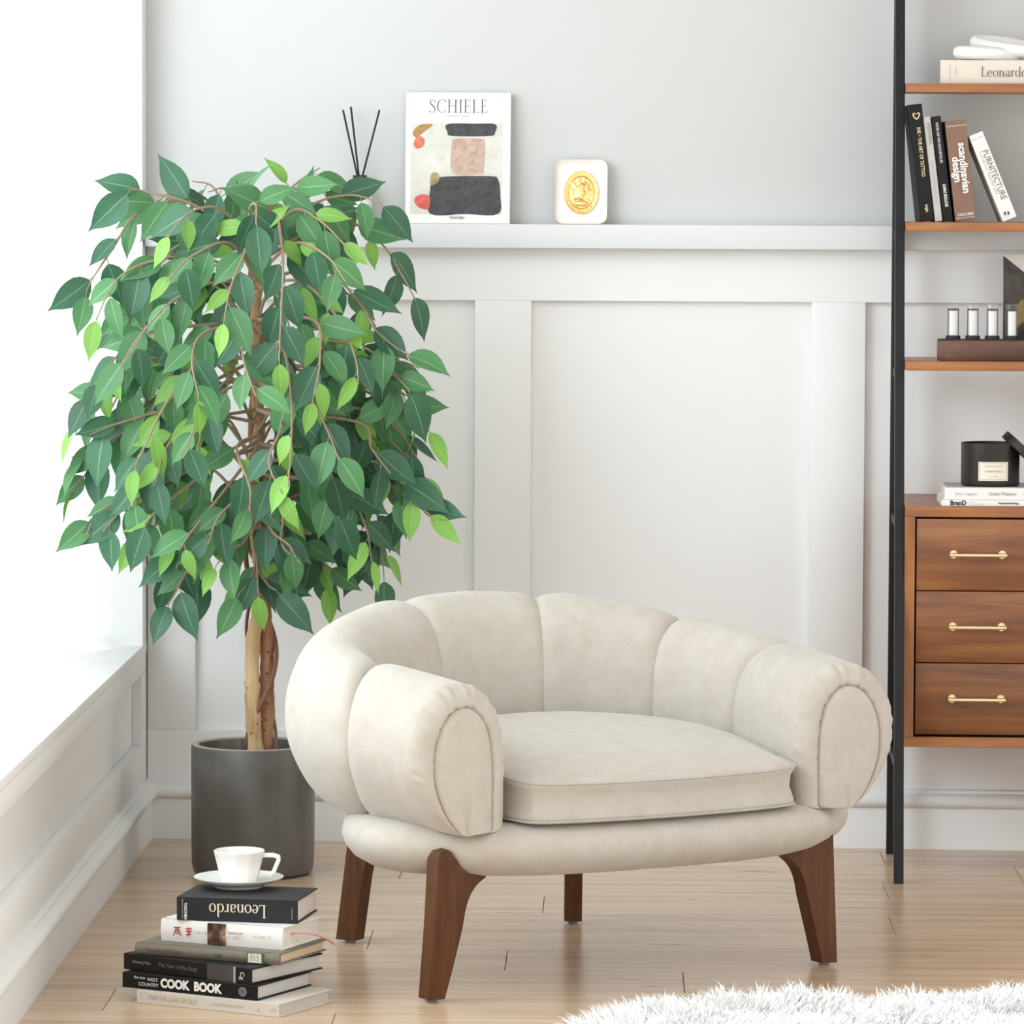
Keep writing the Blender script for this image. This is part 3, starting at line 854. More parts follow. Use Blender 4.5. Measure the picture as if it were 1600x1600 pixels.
# twigs seen in the photograph: (points as pixels, depth towards the camera in metres at start and end)
TW = [
 ([(402, 430), (320, 330), (230, 300), (200, 296)], 0, .10, 'l'),
 ([(402, 420), (310, 320), (220, 330), (175, 390), (145, 435), (135, 455)], -.02, .05, ''),
 ([(402, 400), (420, 330), (465, 285), (500, 262)], 0, -.03, ''),
 ([(402, 400), (350, 320), (330, 290), (300, 283)], 0, -.05, 'l'),
 ([(402, 400), (480, 325), (545, 305), (600, 318)], 0, .10, ''),
 ([(402, 410), (520, 345), (590, 375), (628, 430), (650, 470)], 0, .04, ''),
 ([(402, 420), (428, 330), (442, 400), (440, 470), (436, 560)], .05, .33, ''),
 ([(402, 440), (310, 400), (230, 410), (180, 440), (150, 500)], .03, .20, ''),
 ([(402, 450), (340, 440), (270, 470), (215, 530), (185, 580)], .05, .28, ''),
 ([(402, 440), (500, 420), (560, 470), (590, 520), (645, 560)], .03, .16, ''),
 ([(402, 450), (470, 440), (530, 500), (555, 560), (560, 600)], .05, .28, ''),
 ([(402, 440), (360, 380), (300, 400), (260, 440)], .08, .30, ''),
 ([(402, 430), (460, 380), (510, 400), (540, 440)], .08, .30, ''),
 ([(402, 430), (400, 360), (380, 400), (360, 450), (350, 500)], .08, .36, ''),
 ([(402, 540), (310, 570), (260, 630), (225, 700), (210, 730)], .05, .28, ''),
 ([(402, 550), (270, 590), (180, 610), (130, 650), (118, 680)], .0, .08, ''),
 ([(402, 560), (250, 640), (170, 690), (125, 710), (112, 715)], .0, .06, ''),
 ([(402, 580), (230, 650), (165, 700), (135, 740), (118, 760)], .0, .03, ''),
 ([(402, 560), (440, 540), (455, 620), (455, 690), (450, 760)], .08, .36, ''),
 ([(402, 560), (500, 580), (590, 620), (640, 640), (668, 670)], .0, .08, ''),
 ([(402, 580), (520, 630), (600, 680), (640, 720), (668, 750)], .0, .08, ''),
 ([(402, 600), (350, 610), (310, 660), (280, 720)], .08, .33, ''),
 ([(402, 600), (480, 620), (510, 670), (530, 720)], .08, .33, ''),
 ([(402, 680), (330, 720), (255, 755), (200, 790), (160, 830)], .05, .20, ''),
 ([(402, 690), (320, 740), (255, 790), (225, 820)], .05, .24, ''),
 ([(402, 700), (340, 780), (300, 830), (280, 860)], .06, .28, ''),
 ([(402, 740), (340, 840), (295, 890), (272, 930), (262, 945)], .03, .12, ''),
 ([(402, 850), (402, 885), (403, 925)], .06, .14, ''),
 ([(402, 850), (398, 890), (385, 915), (375, 925)], .06, .13, ''),
 ([(402, 850), (405, 890), (420, 915), (432, 922)], .06, .13, ''),
 ([(402, 780), (385, 840), (360, 860), (340, 880)], .08, .20, ''),
 ([(402, 780), (425, 830), (450, 850), (462, 870)], .08, .20, ''),
 ([(402, 740), (330, 790), (290, 850), (275, 890)], .06, .16, ''),
 ([(402, 700), (520, 700), (600, 750), (640, 780), (665, 800)], .03, .10, ''),
 ([(402, 720), (540, 720), (585, 790), (595, 850), (600, 900)], .02, .05, ''),
 ([(402, 780), (470, 840), (500, 875), (535, 900)], .0, -.05, ''),
 ([(402, 760), (370, 780), (340, 810), (325, 850)], .1, .26, ''),
 ([(402, 760), (440, 800), (440, 850), (470, 880)], .05, .18, ''),
 ([(402, 680), (370, 700), (390, 760), (390, 800)], .12, .34, ''),
 ([(402, 640), (440, 660), (420, 720), (440, 770)], .12, .36, ''),
 ([(402, 520), (380, 500), (380, 560), (400, 620)], .14, .38, ''),
 ([(402, 500), (320, 520), (300, 560), (310, 620)], .10, .34, ''),
 ([(402, 500), (490, 500), (500, 560), (490, 620)], .10, .34, ''),
 ([(402, 520), (560, 540), (610, 580), (640, 610)], .02, .16, ''),
 ([(402, 640), (560, 660), (580, 700), (610, 740)], .02, .20, ''),
 ([(402, 500), (230, 520), (180, 560), (150, 600)], .02, .18, ''),
 ([(402, 640), (300, 660), (260, 700), (240, 760)], .02, .26, ''),
 ([(402, 690), (480, 720), (510, 760), (530, 810)], .04, .20, ''),
 ([(402, 780), (350, 800), (300, 830), (270, 850)], .05, .15, ''),
 ([(402, 720), (560, 715), (630, 755), (662, 795), (680, 815)], .05, .13, ''),
 ([(402, 600), (540, 580), (620, 565), (655, 575)], .02, .12, ''),
 ([(402, 700), (300, 735), (215, 770), (155, 800), (135, 835)], .05, .20, ''),
 ([(402, 560), (220, 560), (165, 590), (140, 620)], .03, .12, ''),
 ([(402, 660), (280, 640), (190, 660), (140, 680)], .03, .14, ''),
 ([(402, 400), (375, 320), (350, 295), (325, 300)], .04, .10, ''),
 ([(402, 400), (320, 310), (270, 300), (235, 325)], .0, -.10, ''),
 ([(402, 400), (425, 310), (440, 290), (465, 300)], .04, .14, ''),
 ([(402, 400), (470, 315), (520, 300), (550, 320)], .0, -.10, ''),
 ([(402, 400), (350, 330), (300, 330), (260, 370)], .05, .22, ''),
 ([(402, 400), (455, 330), (500, 345), (545, 390)], .05, .22, ''),
 ([(402, 400), (390, 330), (400, 320), (400, 350)], .08, .26, ''),
 ([(402, 640), (570, 640), (620, 670), (655, 720)], .02, .08, ''),
 ([(402, 740), (530, 760), (570, 820), (580, 870)], .04, .12, ''),
]
branches_done = 0
leaf_specs = []   # (matrix, tone, variant)
rl = random.Random(21)
def add_leaf(p, ang, face_tilt, yaw, tone, scale):
    """ang: leaf direction in the picture plane (0 = right, -90 = down); yaw / tilt swing the face away from the viewer"""
    d = Vector((math.cos(ang), 0, math.sin(ang)))
    d = (d + Vector((0, face_tilt, 0))).normalized()
    n = Vector((math.sin(yaw), -math.cos(yaw), .35)).normalized()
    n = (n - d * n.dot(d)).normalized()
    x = d.cross(n).normalized()
    m = Matrix(((x.x, d.x, n.x, p.x), (x.y, d.y, n.y, p.y), (x.z, d.z, n.z, p.z), (0, 0, 0, 1)))
    leaf_specs.append((m @ Matrix.Scale(scale, 4), tone, rl.randrange(3), p))
petiole_V, petiole_F = [], []
def twig_leaves(path, sil, spacing=.042, start=.30):
    L = 0; acc = [0]
    for a, b_ in zip(path[:-1], path[1:]): L += (b_ - a).length; acc.append(L)
    s = L * start; side = rl.choice((-1, 1)); k = 0
    while s <= L + 1e-6:
        i = int(np.searchsorted(acc, s)); i = max(1, min(len(path) - 1, i))
        f = (s - acc[i - 1]) / max(1e-9, acc[i] - acc[i - 1]); p = path[i - 1].lerp(path[i], f)
        t = (path[i] - path[i - 1]).normalized()
        base = math.atan2(t.z, t.x)
        tip = s > L - spacing * .5
        ang = base + side * rl.uniform(.45, 1.15) * (0.15 if tip else 1)
        # gravity pulls the blades down
        dv = Vector((math.cos(ang), math.sin(ang) - rl.uniform(.35, 1.1))); ang = math.atan2(dv.y, dv.x)
        r = rl.random()
        tone = 2 if (r < .20 or (tip and r < .5)) else (1 if r < .66 else 0)
        q = p + Vector((math.cos(ang), -.1, math.sin(ang))) * .012
        petiole_V.append((p, q))
        rr = Vector((p.x, 0)).length
        spread = .5 + (1.0 if sil else .25)
        add_leaf(q, ang, rl.uniform(-.45, .25), rl.gauss(p.x * .9, .42 * spread), tone, rl.uniform(.80, 1.12))
        side = -side; s += spacing * rl.uniform(.75, 1.25); k += 1
for pts, d0, d1, fl in TW:
    n = len(pts); P3 = []
    for i, (x, y) in enumerate(pts):
        f = i / (n - 1); P3.append(tl(x, y, PY - (d0 + (d1 - d0) * f ** .8)))
    path = catmull(P3, 7)
    tube('branch', path, [.0026 * (1 - i / len(path)) + .0011 for i in range(len(path))], M['twig'], FT, n=5)
    twig_leaves(path, abs(d1) < .12)
# fuller crown: branches on the far side and in the interior
for i in range(40):
    zc = rl.uniform(.60, 1.16)
    az = rl.uniform(0, 2 * math.pi)
    if rl.random() < .60: az = rl.uniform(.15, math.pi - .15)      # far half
    e = rl.uniform(.6, 1.0)
    zr = .33 * math.sqrt(max(.12, 1 - ((zc - .90) / .48) ** 2)) * e
    ex, ey = zr * math.cos(az), zr * math.sin(az) * .92
    if PX + ex < -1.02: ex = -1.02 - PX
    if PY + ey > -.10: ey = -.10 - PY
    p0 = Vector((0, 0, zc - .02)); p1 = Vector((ex * .4, ey * .4, zc + .07)); p2 = Vector((ex * .8, ey * .8, zc + .02)); p3 = Vector((ex, ey, zc - .07))
    path = catmull([p0, p1, p2, p3], 6)
    tube('branch', path, [.0026 * (1 - j / len(path)) + .0011 for j in range(len(path))], M['twig'], FT, n=5)
    twig_leaves(path, False, spacing=.046, start=.35)
V, F = [], []
for p, q in petiole_V:
    a, b_ = tube_data([p, (p + q) / 2 + Vector((0, 0, .001)), q], .0009, 4, cap=False)
    o0 = len(V); V += a; F += [tuple(i + o0 for i in f) for f in b_]
po = obj('petioles', V, F, M['twig'], FT, smooth=True); po['kind'] = 'stuff'
# nearest 300 leaves are objects, the rest one mass
order = sorted(range(len(leaf_specs)), key=lambda i: leaf_specs[i][3].y)
near = order[:300]; rest = order[300:]
for i in near:
    m, tone, var, p = leaf_specs[i]
    o = bpy.data.objects.new('leaf', LM[tone][var]); link(o, FT); o.matrix_local = m
if rest:
    Vr, Fr, UVr, MI = [], [], [], []
    for i in rest:
        m, tone, var, p = leaf_specs[i]; me = LM[tone][var]; o0 = len(Vr)
        Vr += [tuple(m @ v.co) for v in me.vertices]
        uvd = me.uv_layers[0].data
        for pl in me.polygons:
            Fr.append(tuple(o0 + k for k in pl.vertices)); MI.append(tone)
            UVr += [tuple(uvd[k].uv) for k in pl.loop_indices]
    me = bpy.data.meshes.new('inner_leaves'); me.from_pydata(Vr, [], Fr)
    uvl = me.uv_layers.new(name='UVMap')
    for k, u in enumerate(UVr): uvl.data[k].uv = u
    for mm in ML: me.materials.append(mm)
    me.polygons.foreach_set('material_index', MI); me.polygons.foreach_set('use_smooth', [True] * len(MI))
    o = link(bpy.data.objects.new('inner_leaves', me), FT); o['kind'] = 'stuff'

# ------------------------------------------------------------------ books
def book(name, L, W, T, cover, pages, loc, rot, label, cat='book', group=None, board=.0025, over=.004, round_spine=0.0):
    """local: x along the spine, y from spine (0) to fore edge (W), z thickness"""
    e = empty(name, loc, rot); tag(e, label, cat, group)
    bm = bmesh.new()
    add_box(bm, 0, L, .001, W, 0, board, .0006, 1); add_box(bm, 0, L, .001, W, T - board, T, .0006, 1)
    if round_spine > 0:
        n = 10; pts = [(.004 - round_spine * math.sin(math.pi * i / n) - .003, T * i / n) for i in range(n + 1)]
        pts = [(a, z) for a, z in pts] + [(.004, T), (.004, 0)]
        A = [bm.verts.new((0, a, z)) for a, z in pts]; B = [bm.verts.new((L, a, z)) for a, z in pts]
        bm.faces.new(A); bm.faces.new(B[::-1])
        for i in range(len(pts)): bm.faces.new((A[i], A[(i + 1) % len(pts)], B[(i + 1) % len(pts)], B[i]))
    else:
        add_box(bm, 0, L, 0, .003, 0, T, .0008, 1)
    from_bm('cover', bm, cover, e, smooth=False)
    box('pages', over, L - over, .003, W - over, board, T - board, pages, e)
    return e

ang = lambda d: math.radians(d)
# floor stack. (spine left-bottom pixel, spine right-bottom pixel, thickness, width, z)
def stack_book(name, pl, pr_, z, T, W, cover, pages, label, **k):
    a = onz(pl[0], pl[1], z); b_ = onz(pr_[0], pr_[1], z)
    L = (b_ - a).length; th = math.atan2(b_.y - a.y, b_.x - a.x)
    return book(name, L, W, T, cover, pages, (a.x, a.y, z), (0, 0, th), label, **k), L
z = 0.0
GS = 'books stacked on the floor'
b1, L1 = stack_book('book', (213.5, 1567), (435, 1590), z, .0215, .165, M['dullwhite'], M['pagesgrey'], 'aged white hardback lying at the bottom of the floor stack', group=GS)
z += .0217
b2, L2 = stack_book('book', (191, 1542), (402, 1564), z, .0245, .165, M['blackcover'], M['pagesgrey'], 'black cook book with bold white spine letters, second from the floor', group=GS)
z += .0247
b3, L3 = stack_book('book', (193, 1514), (393, 1539), z, .0262, .19, M['blackcover2'], M['pagesgrey'], 'black book with a grey spine band lying on the cook book', group=GS)
z += .0264
b4, L4 = stack_book('book', (212, 1490), (437, 1508.5), z, .0185, .165, M['olivecover'], M['pagestan'], 'olive cloth book with a green-edged cream label on its spine', group=GS, round_spine=.004)
z += .0187 
b5, L5 = stack_book('book', (252, 1469.5), (442, 1485), z, .0365, .135, M['whitecover'], M['pages'], 'white book with red characters and a red ribbon marker', group=GS, round_spine=.003)
z += .0367
b6, L6 = stack_book('book', (276, 1437.5), (465, 1444), z, .0385, .14, M['charcoal'], M['pages'], 'charcoal book lying on top of the floor stack under the cup', group=GS)
ztop = z + .0385
def sp_text(b, s, size, mat, x, zc, **k): return text(s, size, mat, b, (x, -.0012, zc), valign='CENTER', **k)
# writing on the stack
text('FOR THE LOVE OF OLD', .0105, M['inktan'], b1, (L1 * .09, -.0012, .0107), valign='CENTER', sx=.82)
text('MARY RANDOLPH CARTER', .0056, M['inkpale'], b1, (L1 * .54, -.0012, .0107), valign='CENTER', sx=.85)
text('S', .0095, M['inktan'], b1, (L1 * .03, -.0012, .0135), valign='CENTER')
text('R', .008, M['inktan'], b1, (L1 * .855, -.0012, .008), valign='CENTER')
text('CK', .008, M['inktan'], b1, (L1 * .95, -.0012, .0107), valign='CENTER')
text('the new', .0068, M['inkwhite'], b2, (L2 * .09, -.0012, .0185), valign='CENTER')
text('WEST', .0080, M['inkwhite'], b2, (L2 * .19, -.0012, .0165), valign='CENTER')
text('COUNTRY', .0080, M['inkwhite'], b2, (L2 * .125, -.0012, .0080), valign='CENTER')
text('COOK  BOOK', .0195, M['inkwhite'], b2, (L2 * .29, -.0012, .0125), valign='CENTER', offset=.0011, sx=.92)
em = lathe('spine_emblem', [(0, 0), (.0078, 0), (.0078, .0006), (0, .0006)], M['inkgrey'], b2, n=24); em.rotation_euler = (math.pi / 2, 0, 0)
em.location = (L2 * .895, -.0004, .0125)
text('35', .0085, M['inkblack'], b2, (L2 * .895, -.0014, .0125), valign='CENTER', align='CENTER')
text('Vincent J. Musi', .0062, M['inkpale'], b3, (L3 * .075, -.0012, .0145), valign='CENTER')
text('The Year of the Dogs', .0090, M['inkgrey'], b3, (L3 * .28, -.0012, .0140), valign='CENTER')
box('spine_band', L3 * .66, L3 * .865, -.0009, .002, .0003, .0259, plain('warm_grey_band', (.055, .048, .043), .5), b3)
box('spine_stripe', L3 * .865, L3 * .878, -.0012, .002, .0003, .0259, M['inkpale'], b3)
text('PETS', .0050, M['inkgrey'], b3, (L3 * .835, -.0012, .019), rot=(math.pi / 2, math.pi / 2, 0), valign='CENTER')
text('Cg', .0115, M['inkwhite'], b3, (L3 * .93, -.0012, .013), rot=(math.pi / 2, math.pi / 2, 0), valign='CENTER', align='CENTER')
text('Minnesangs Frühling', .0090, M['inkolive'], b4, (L4 * .08, -.0052, .0092), valign='CENTER', sx=.9)
text('Vogt', .0070, M['inkolive'], b4, (L4 * .56, -.0052, .0092), valign='CENTER', offset=.0003)
box('spine_label', L4 * .785, L4 * .895, -.0054, .0, .001, .0175, M['green'], b4)
box('spine_label', L4 * .795, L4 * .885, -.0057, .0, .002, .0165, M['labelcream'], b4)
for dx in (.815, .835, .86): text('ABTL', .0048, M['inkgrey'], b4, (L4 * dx, -.0060, .0155), rot=(math.pi / 2, math.pi / 2, 0), valign='CENTER')
def strokes(name, segs, w, mat, parent, ypl):
    V, F = [], []
    for (x0, z0, x1, z1) in segs:
        t = Vector((x1 - x0, z1 - z0)).normalized(); nx, nz = -t.y * w / 2, t.x * w / 2
        o0 = len(V); V += [(x0 + nx, ypl, z0 + nz), (x0 - nx, ypl, z0 - nz), (x1 - nx, ypl, z1 - nz), (x1 + nx, ypl, z1 + nz)]; F.append((o0, o0 + 1, o0 + 2, o0 + 3))
    return obj(name, V, F, mat, parent)
def hanzi(b, x, zc, s, segs, mat):
    strokes('lettering', [(x + a * s, zc + c * s, x + d * s, zc + e * s) for a, c, d, e in segs], s * .13, mat, b, -.0052)
hanzi(b5, L5 * .145, .0185, .0155, [(-.4, .35, .4, .4), (-.05, .4, -.45, -.5), (.05, .3, .45, -.45), (-.3, .05, .3, .1), (-.2, -.2, .2, -.2)], M['inkred'])
hanzi(b5, L5 * .24, .0185, .0155, [(-.4, .3, .4, .35), (0, .5, 0, -.3), (-.35, .05, .35, .05), (-.3, -.3, .3, -.25), (.1, 0, -.2, -.5)], M['inkred'])
text('二 四 三 田', .0050, M['inkgrey'], b5, (L5 * .285, -.0055, .018), valign='CENTER')
def cow_mat():
    m, nt, b = new_mat('brown_print')
    tc = nt.nodes.new('ShaderNodeTexCoord'); nz = nt.nodes.new('ShaderNodeTexNoise'); nz.inputs['Scale'].default_value = 70; nz.inputs['Detail'].default_value = 4
    nt.links.new(tc.outputs['Object'], nz.inputs['Vector'])
    r = ramp(nt, [(.35, (.012, .006, .004)), (.5, (.09, .035, .02)), (.62, (.19, .10, .055)), (.75, (.45, .32, .18))])
    nt.links.new(nz.outputs['Fac'], r.inputs['Fac']); nt.links.new(r.outputs['Color'], b.inputs['Base Color'])
    return m
box('cover_print', L5 * .395, L5 * .535, -.0052, .0, .0012, .0353, cow_mat(), b5)
text('Анимация', .0068, M['inkred'], b5, (L5 * .56, -.0055, .0225), valign='CENTER', sx=.85)
text('no. 三田仁二', .0052, M['inkgrey'], b5, (L5 * .56, -.0055, .0145), valign='CENTER')
text('LEO OREN · 日', .0058, M['inkpale'], b5, (L5 * .77, -.0055, .019), valign='CENTER', sx=.85)
serif_text('Leonardo', .0210, M['inkcream'], b6, (L6 * .505, -.0014, .0185), rot=(math.pi / 2, math.pi, 0), wk=1.25)
text('TASCHEN', .0062, M['inkwhite'], b6, (L6 * .075, -.0012, .029), rot=(math.pi / 2, math.pi / 2, 0), valign='CENTER', offset=.0002)
text('Bibliotheca Universalis', .0036, M['inkpale'], b6, (L6 * .05, -.0012, .035), rot=(math.pi / 2, math.pi / 2, 0), valign='CENTER')
text('Frank Zöllner', .0036, M['inkpale'], b6, (L6 * .955, -.0012, .026), rot=(math.pi / 2, math.pi / 2, 0), valign='CENTER')
# red ribbon marker leaving the pages of the white book
rb = [Vector((L5 - .004, .035, .022)), Vector((L5 + .012, .045, .0225)), Vector((L5 + .030, .056, .019)), Vector((L5 + .046, .064, .012)), Vector((L5 + .058, .068, .004))]
rb = catmull(rb, 5); V, F = [], []
for i, p in enumerate(rb): V += [p + Vector((0, -.003, .0005)), p + Vector((0, .003, -.0005)), p + Vector((0, .003, -.0012)), p + Vector((0, -.003, -.0002))]
for i in range(len(rb) - 1):
    for k in range(4): F.append((4 * i + k, 4 * i + (k + 1) % 4, 4 * i + 4 + (k + 1) % 4, 4 * i + 4 + k))
obj('ribbon_marker', V, F, M['redribbon'], b5)

# cup and saucer
sc_c = onz(373, 1381, ztop + .004)
SX = .0735
sau = lathe('saucer', [(0, .002), (.036, .002), (.038, .0), (.041, .0), (.043, .004), (SX * .80, .008), (SX, .0155), (SX + .0005, .0168), (SX - .001, .0172), (SX * .80, .0105), (.043, .0066), (.030, .0056), (0, .0056)], M['ceramic'], None, n=64, sharp=50)
sau.location = (sc_c.x, sc_c.y, ztop)
tag(sau, 'round white saucer on the top book of the floor stack', 'saucer')
CUP = empty('coffee_cup', (sc_c.x + .001, sc_c.y, ztop + .0058), (0, 0, math.radians(-4)))
tag(CUP, 'white faceted coffee cup with an angular handle on the saucer', 'cup')
def cup_body():
    n = 64; V, F = [], []
    prof_ = [(.0275, 0), (.0285, .0015), (.0335, .02), (.0385, .040), (.0418, .0515), (.0420, .0535), (.0408, .0545), (.0400, .0535), (.0365, .040), (.030, .018), (.024, .006), (0, .004)]
    for i, (r, zz) in enumerate(prof_):
        ex = i < 4
        for k in range(n):
            a = 2 * math.pi * k / n
            rr = r
            if i < 5:
                seg = 2 * math.pi / 10; d = ((a + seg * .5) % seg) - seg / 2
                poly = math.cos(seg / 2) / math.cos(d)
                f = [1, 1, 1, .8, .25][i]
                rr = r * (1 - f) + r * 1.03 * poly * f
            V.append((rr * math.cos(a), rr * math.sin(a), zz))
    for i in range(len(prof_) - 1):
        for k in range(n): F.append((i * n + k, i * n + (k + 1) % n, (i + 1) * n + (k + 1) % n, (i + 1) * n + k))
    F.append(tuple(range(n)))
    return obj('cup_body', V, F, M['ceramic'], CUP, smooth=True, sharp=14)
cup_body()
hp = [(.038, .0465), (.0560, .0470), (.0655, .0440), (.0655, .0395), (.0575, .0205), (.0530, .0165), (.034, .0185)]
V, F = [], []
for i, (x, zz) in enumerate(hp):
    a = Vector(hp[max(i - 1, 0)]); c = Vector(hp[min(i + 1, len(hp) - 1)]); t = (c - a).normalized(); nx, nz = -t.y * .0034, t.x * .0034
    for s_ in (-.0042, .0042):
        V += [(x + nx, s_, zz + nz), (x - nx, s_, zz - nz)]
for i in range(len(hp) - 1):
    q = [4 * i, 4 * i + 1, 4 * i + 3, 4 * i + 2]; r_ = [k + 4 for k in q]
    for k in range(4): F.append((q[k], q[(k + 1) % 4], r_[(k + 1) % 4], r_[k]))
F += [(0, 1, 3, 2), tuple(len(V) - 4 + k for k in (0, 1, 3, 2))]
h_ = obj('handle', V, F, M['ceramic'], CUP)
bv = h_.modifiers.new('bevel', 'BEVEL'); bv.width = .0018; bv.segments = 2
h_.data.polygons.foreach_set('use_smooth', [True] * len(h_.data.polygons))

# ------------------------------------------------------------------ ledge objects
ZL = 1.2478
# art monograph leaning on the wall
pc = at(714.5, 349, -.05)
W_, H_ = .2105, .262
AB = empty('art_book', (pc.x - W_ / 2, wy(pc.x, -.042), ZL), (math.radians(-5.5), 0, -math.atan(K)))
tag(AB, 'white art book with a picture on its cover standing on the wall ledge', 'book')
bm = bmesh.new()
add_box(bm, 0, W_, 0, .003, 0, H_, .0008, 1); add_box(bm, 0, W_, .014, .017, 0, H_, .0008, 1); add_box(bm, 0, .003, .0, .017, 0, H_, .0008, 1)
from_bm('cover', bm, M['whitecover'], AB)
box('pages', .003, W_ - .004, .003, .014, .004, H_ - .004, M['pages'], AB)
serif_text('SCHIELE', .0265, M['inkblack'], AB, (W_ * .507, -.0006, H_ * .895), track=.02, wk=.75)
text('REINHARD STEINER', .0052, M['inkpale'], AB, (W_ * .5, -.0006, H_ * .818), align='CENTER', valign='CENTER')
text('TASCHEN', .0068, M['inkblack'], AB, (W_ * .5, -.0006, H_ * .043), align='CENTER', valign='CENTER', offset=.0001)
# generic abstract picture in the colours of the cover
def print_mat(name, a, b2, scale=22):
    m, nt, b = new_mat(name)
    tc = nt.nodes.new('ShaderNodeTexCoord'); nz = nt.nodes.new('ShaderNodeTexNoise'); nz.inputs['Scale'].default_value = scale; nz.inputs['Detail'].default_value = 6
    nz.inputs['Distortion'].default_value = 1.2
    nt.links.new(tc.outputs['Object'], nz.inputs['Vector'])
    r = ramp(nt, [(.3, a), (.7, b2)]); nt.links.new(nz.outputs['Fac'], r.inputs['Fac']); nt.links.new(r.outputs['Color'], b.inputs['Base Color'])
    b.inputs['Roughness'].default_value = .5
    return m
ix0, ix1, iz0, iz1 = .0115, .1945, .0185, .2005
pm = box('cover_picture', ix0, ix1, -.0005, .001, iz0, iz1, print_mat('picture_ground', (.60, .58, .52), (.74, .72, .65)), AB)
def patch(poly, mat, lev):
    pts = [Vector((ix0 + (ix1 - ix0) * u, 0, iz0 + (iz1 - iz0) * v)) for u, v in poly]
    pts = catmull(pts, 5, closed=True)
    V = [(p.x, -.0005 - .0002 * lev, p.z) for p in pts]
    return obj('picture_patch', V, [tuple(range(len(V)))], mat, pm)
pgrey = print_mat('patch_charcoal', (.022, .023, .025), (.06, .062, .066), 60)
patch([(.22, .004), (.215, .25), (.24, .36), (.34, .41), (.86, .42), (.96, .38), (.985, .2), (.96, .004), (.6, .003)], pgrey, 1)
patch([(.40, .99), (.40, .90), (.45, .86), (.86, .86), (.92, .90), (.92, .99), (.7, .995)], pgrey, 1)
patch([(.46, .46), (.45, .78), (.50, .83), (.76, .83), (.81, .78), (.80, .50), (.75, .44)], print_mat('patch_blush', (.42, .27, .20), (.62, .47, .38), 60), 2)
patch([(.02, .90), (.10, .98), (.24, .985), (.14, .90), (.06, .84)], print_mat('patch_ochre', (.30, .15, .04), (.50, .30, .10), 60), 1)
patch([(.03, .78), (.08, .86), (.15, .82), (.13, .74), (.06, .72)], print_mat('patch_coral', (.62, .13, .07), (.72, .22, .13), 60), 2)
patch([(.04, .15), (.10, .21), (.205, .20), (.205, .06), (.10, .07)], print_mat('patch_red', (.55, .07, .05), (.70, .15, .10), 60), 2)
patch([(.22, .32), (.23, .44), (.30, .45), (.31, .36)], print_mat('patch_olive', (.25, .19, .07), (.42, .34, .15), 60), 2)

# small rectangular dish with gilt oval relief
dc = at(908, 349.5, -.045)
DW_, DH_ = .104, .130
DI = empty('trinket_dish', (dc.x, wy(dc.x, -.040), ZL), (math.radians(-7), 0, -math.atan(K)))
tag(DI, 'small white rounded dish with a gold oval relief leaning on the wall', 'dish')
def rrect(w, h, r, n=6):
    out = []
    for cx, cz, a0 in ((w / 2 - r, h - r, 0), (-w / 2 + r, h - r, 90), (-w / 2 + r, r, 180), (w / 2 - r, r, 270)):
        for i in range(n + 1):
            a = math.radians(a0 + 90 * i / n); out.append((cx + r * math.cos(a), cz + r * math.sin(a)))
    return out
rs = []
cz = DH_ / 2
for sc_, y in ((.86, .012), (.96, .010), (1.0, .002), (1.0, .0), (.985, -.0006), (.965, .0005), (.90, .005), (.80, .0065), (.4, .007)):
    rs.append([Vector((x * sc_, y, cz + (zz - cz) * sc_)) for x, zz in rrect(DW_, DH_, .017)])
loft('dish_body', rs, M['ceramic'], DI)
rimp = [Vector((x * .992, -.0006, cz + (zz - cz) * .992)) for x, zz in rrect(DW_, DH_, .017)]
tube('gilt_rim', rimp, .0007, M['inkgold'], DI, n=5, closed=True)
# oval medallion with relief
n = 56; rs = []
for sc_, y in ((1.0, .0065), (1.0, .0035), (.97, .002), (.93, .0026), (.78, .0030), (.745, .0018), (.715, .0030), (.6, .0026), (.3, .0018), (.05, .0016)):
    rs.append([Vector((.0345 * sc_ * math.cos(2 * math.pi * k / n), y + (.0006 * math.sin(k * 5.1 + sc_ * 40) if sc_ < .7 else 0), .0635 + .0435 * sc_ * math.sin(2 * math.pi * k / n))) for k in range(n)])
med = loft('gold_medallion', rs, M['gold'], DI, sharp=40)
bm = bmesh.new()
for k in range(30):
    if 10 < k < 13: continue
    a = 2 * math.pi * k / 30; cx_, cz_ = .0345 * .855 * math.cos(a), .0635 + .0435 * .855 * math.sin(a)
    s_ = .0013 if k % 3 else .0017
    add_box(bm, cx_ - s_, cx_ + s_, .0012, .003, cz_ - s_ * 1.2, cz_ + s_ * 1.2, .0004, 1)
o = from_bm('relief_lettering', bm, M['gold'], med); o['kind'] = 'stuff'
rel = [[(-.013, .048), (-.016, .062), (-.010, .075), (.002, .084), (.008, .080), (.006, .070), (.010, .062), (.004, .054), (.006, .046), (-.004, .049)],
       [(.003, .086), (.012, .083), (.018, .070), (.012, .072), (.008, .080)], [(-.016, .044), (.0, .049), (.014, .043), (.010, .037), (-.008, .036)]]
for poly in rel:
    lp = catmull([(a, b_, 0) for a, b_ in poly], 4, closed=True); c = sum(lp, Vector()) / len(lp)
    rs = [[Vector((c.x + (p.x - c.x) * s_, y, c.y + (p.y - c.y) * s_)) for p in lp] for s_, y in ((1.0, .0028), (.9, .0008), (.6, -.0004), (.2, -.0008))]
    loft('relief_figure', rs, M['gold'], med)

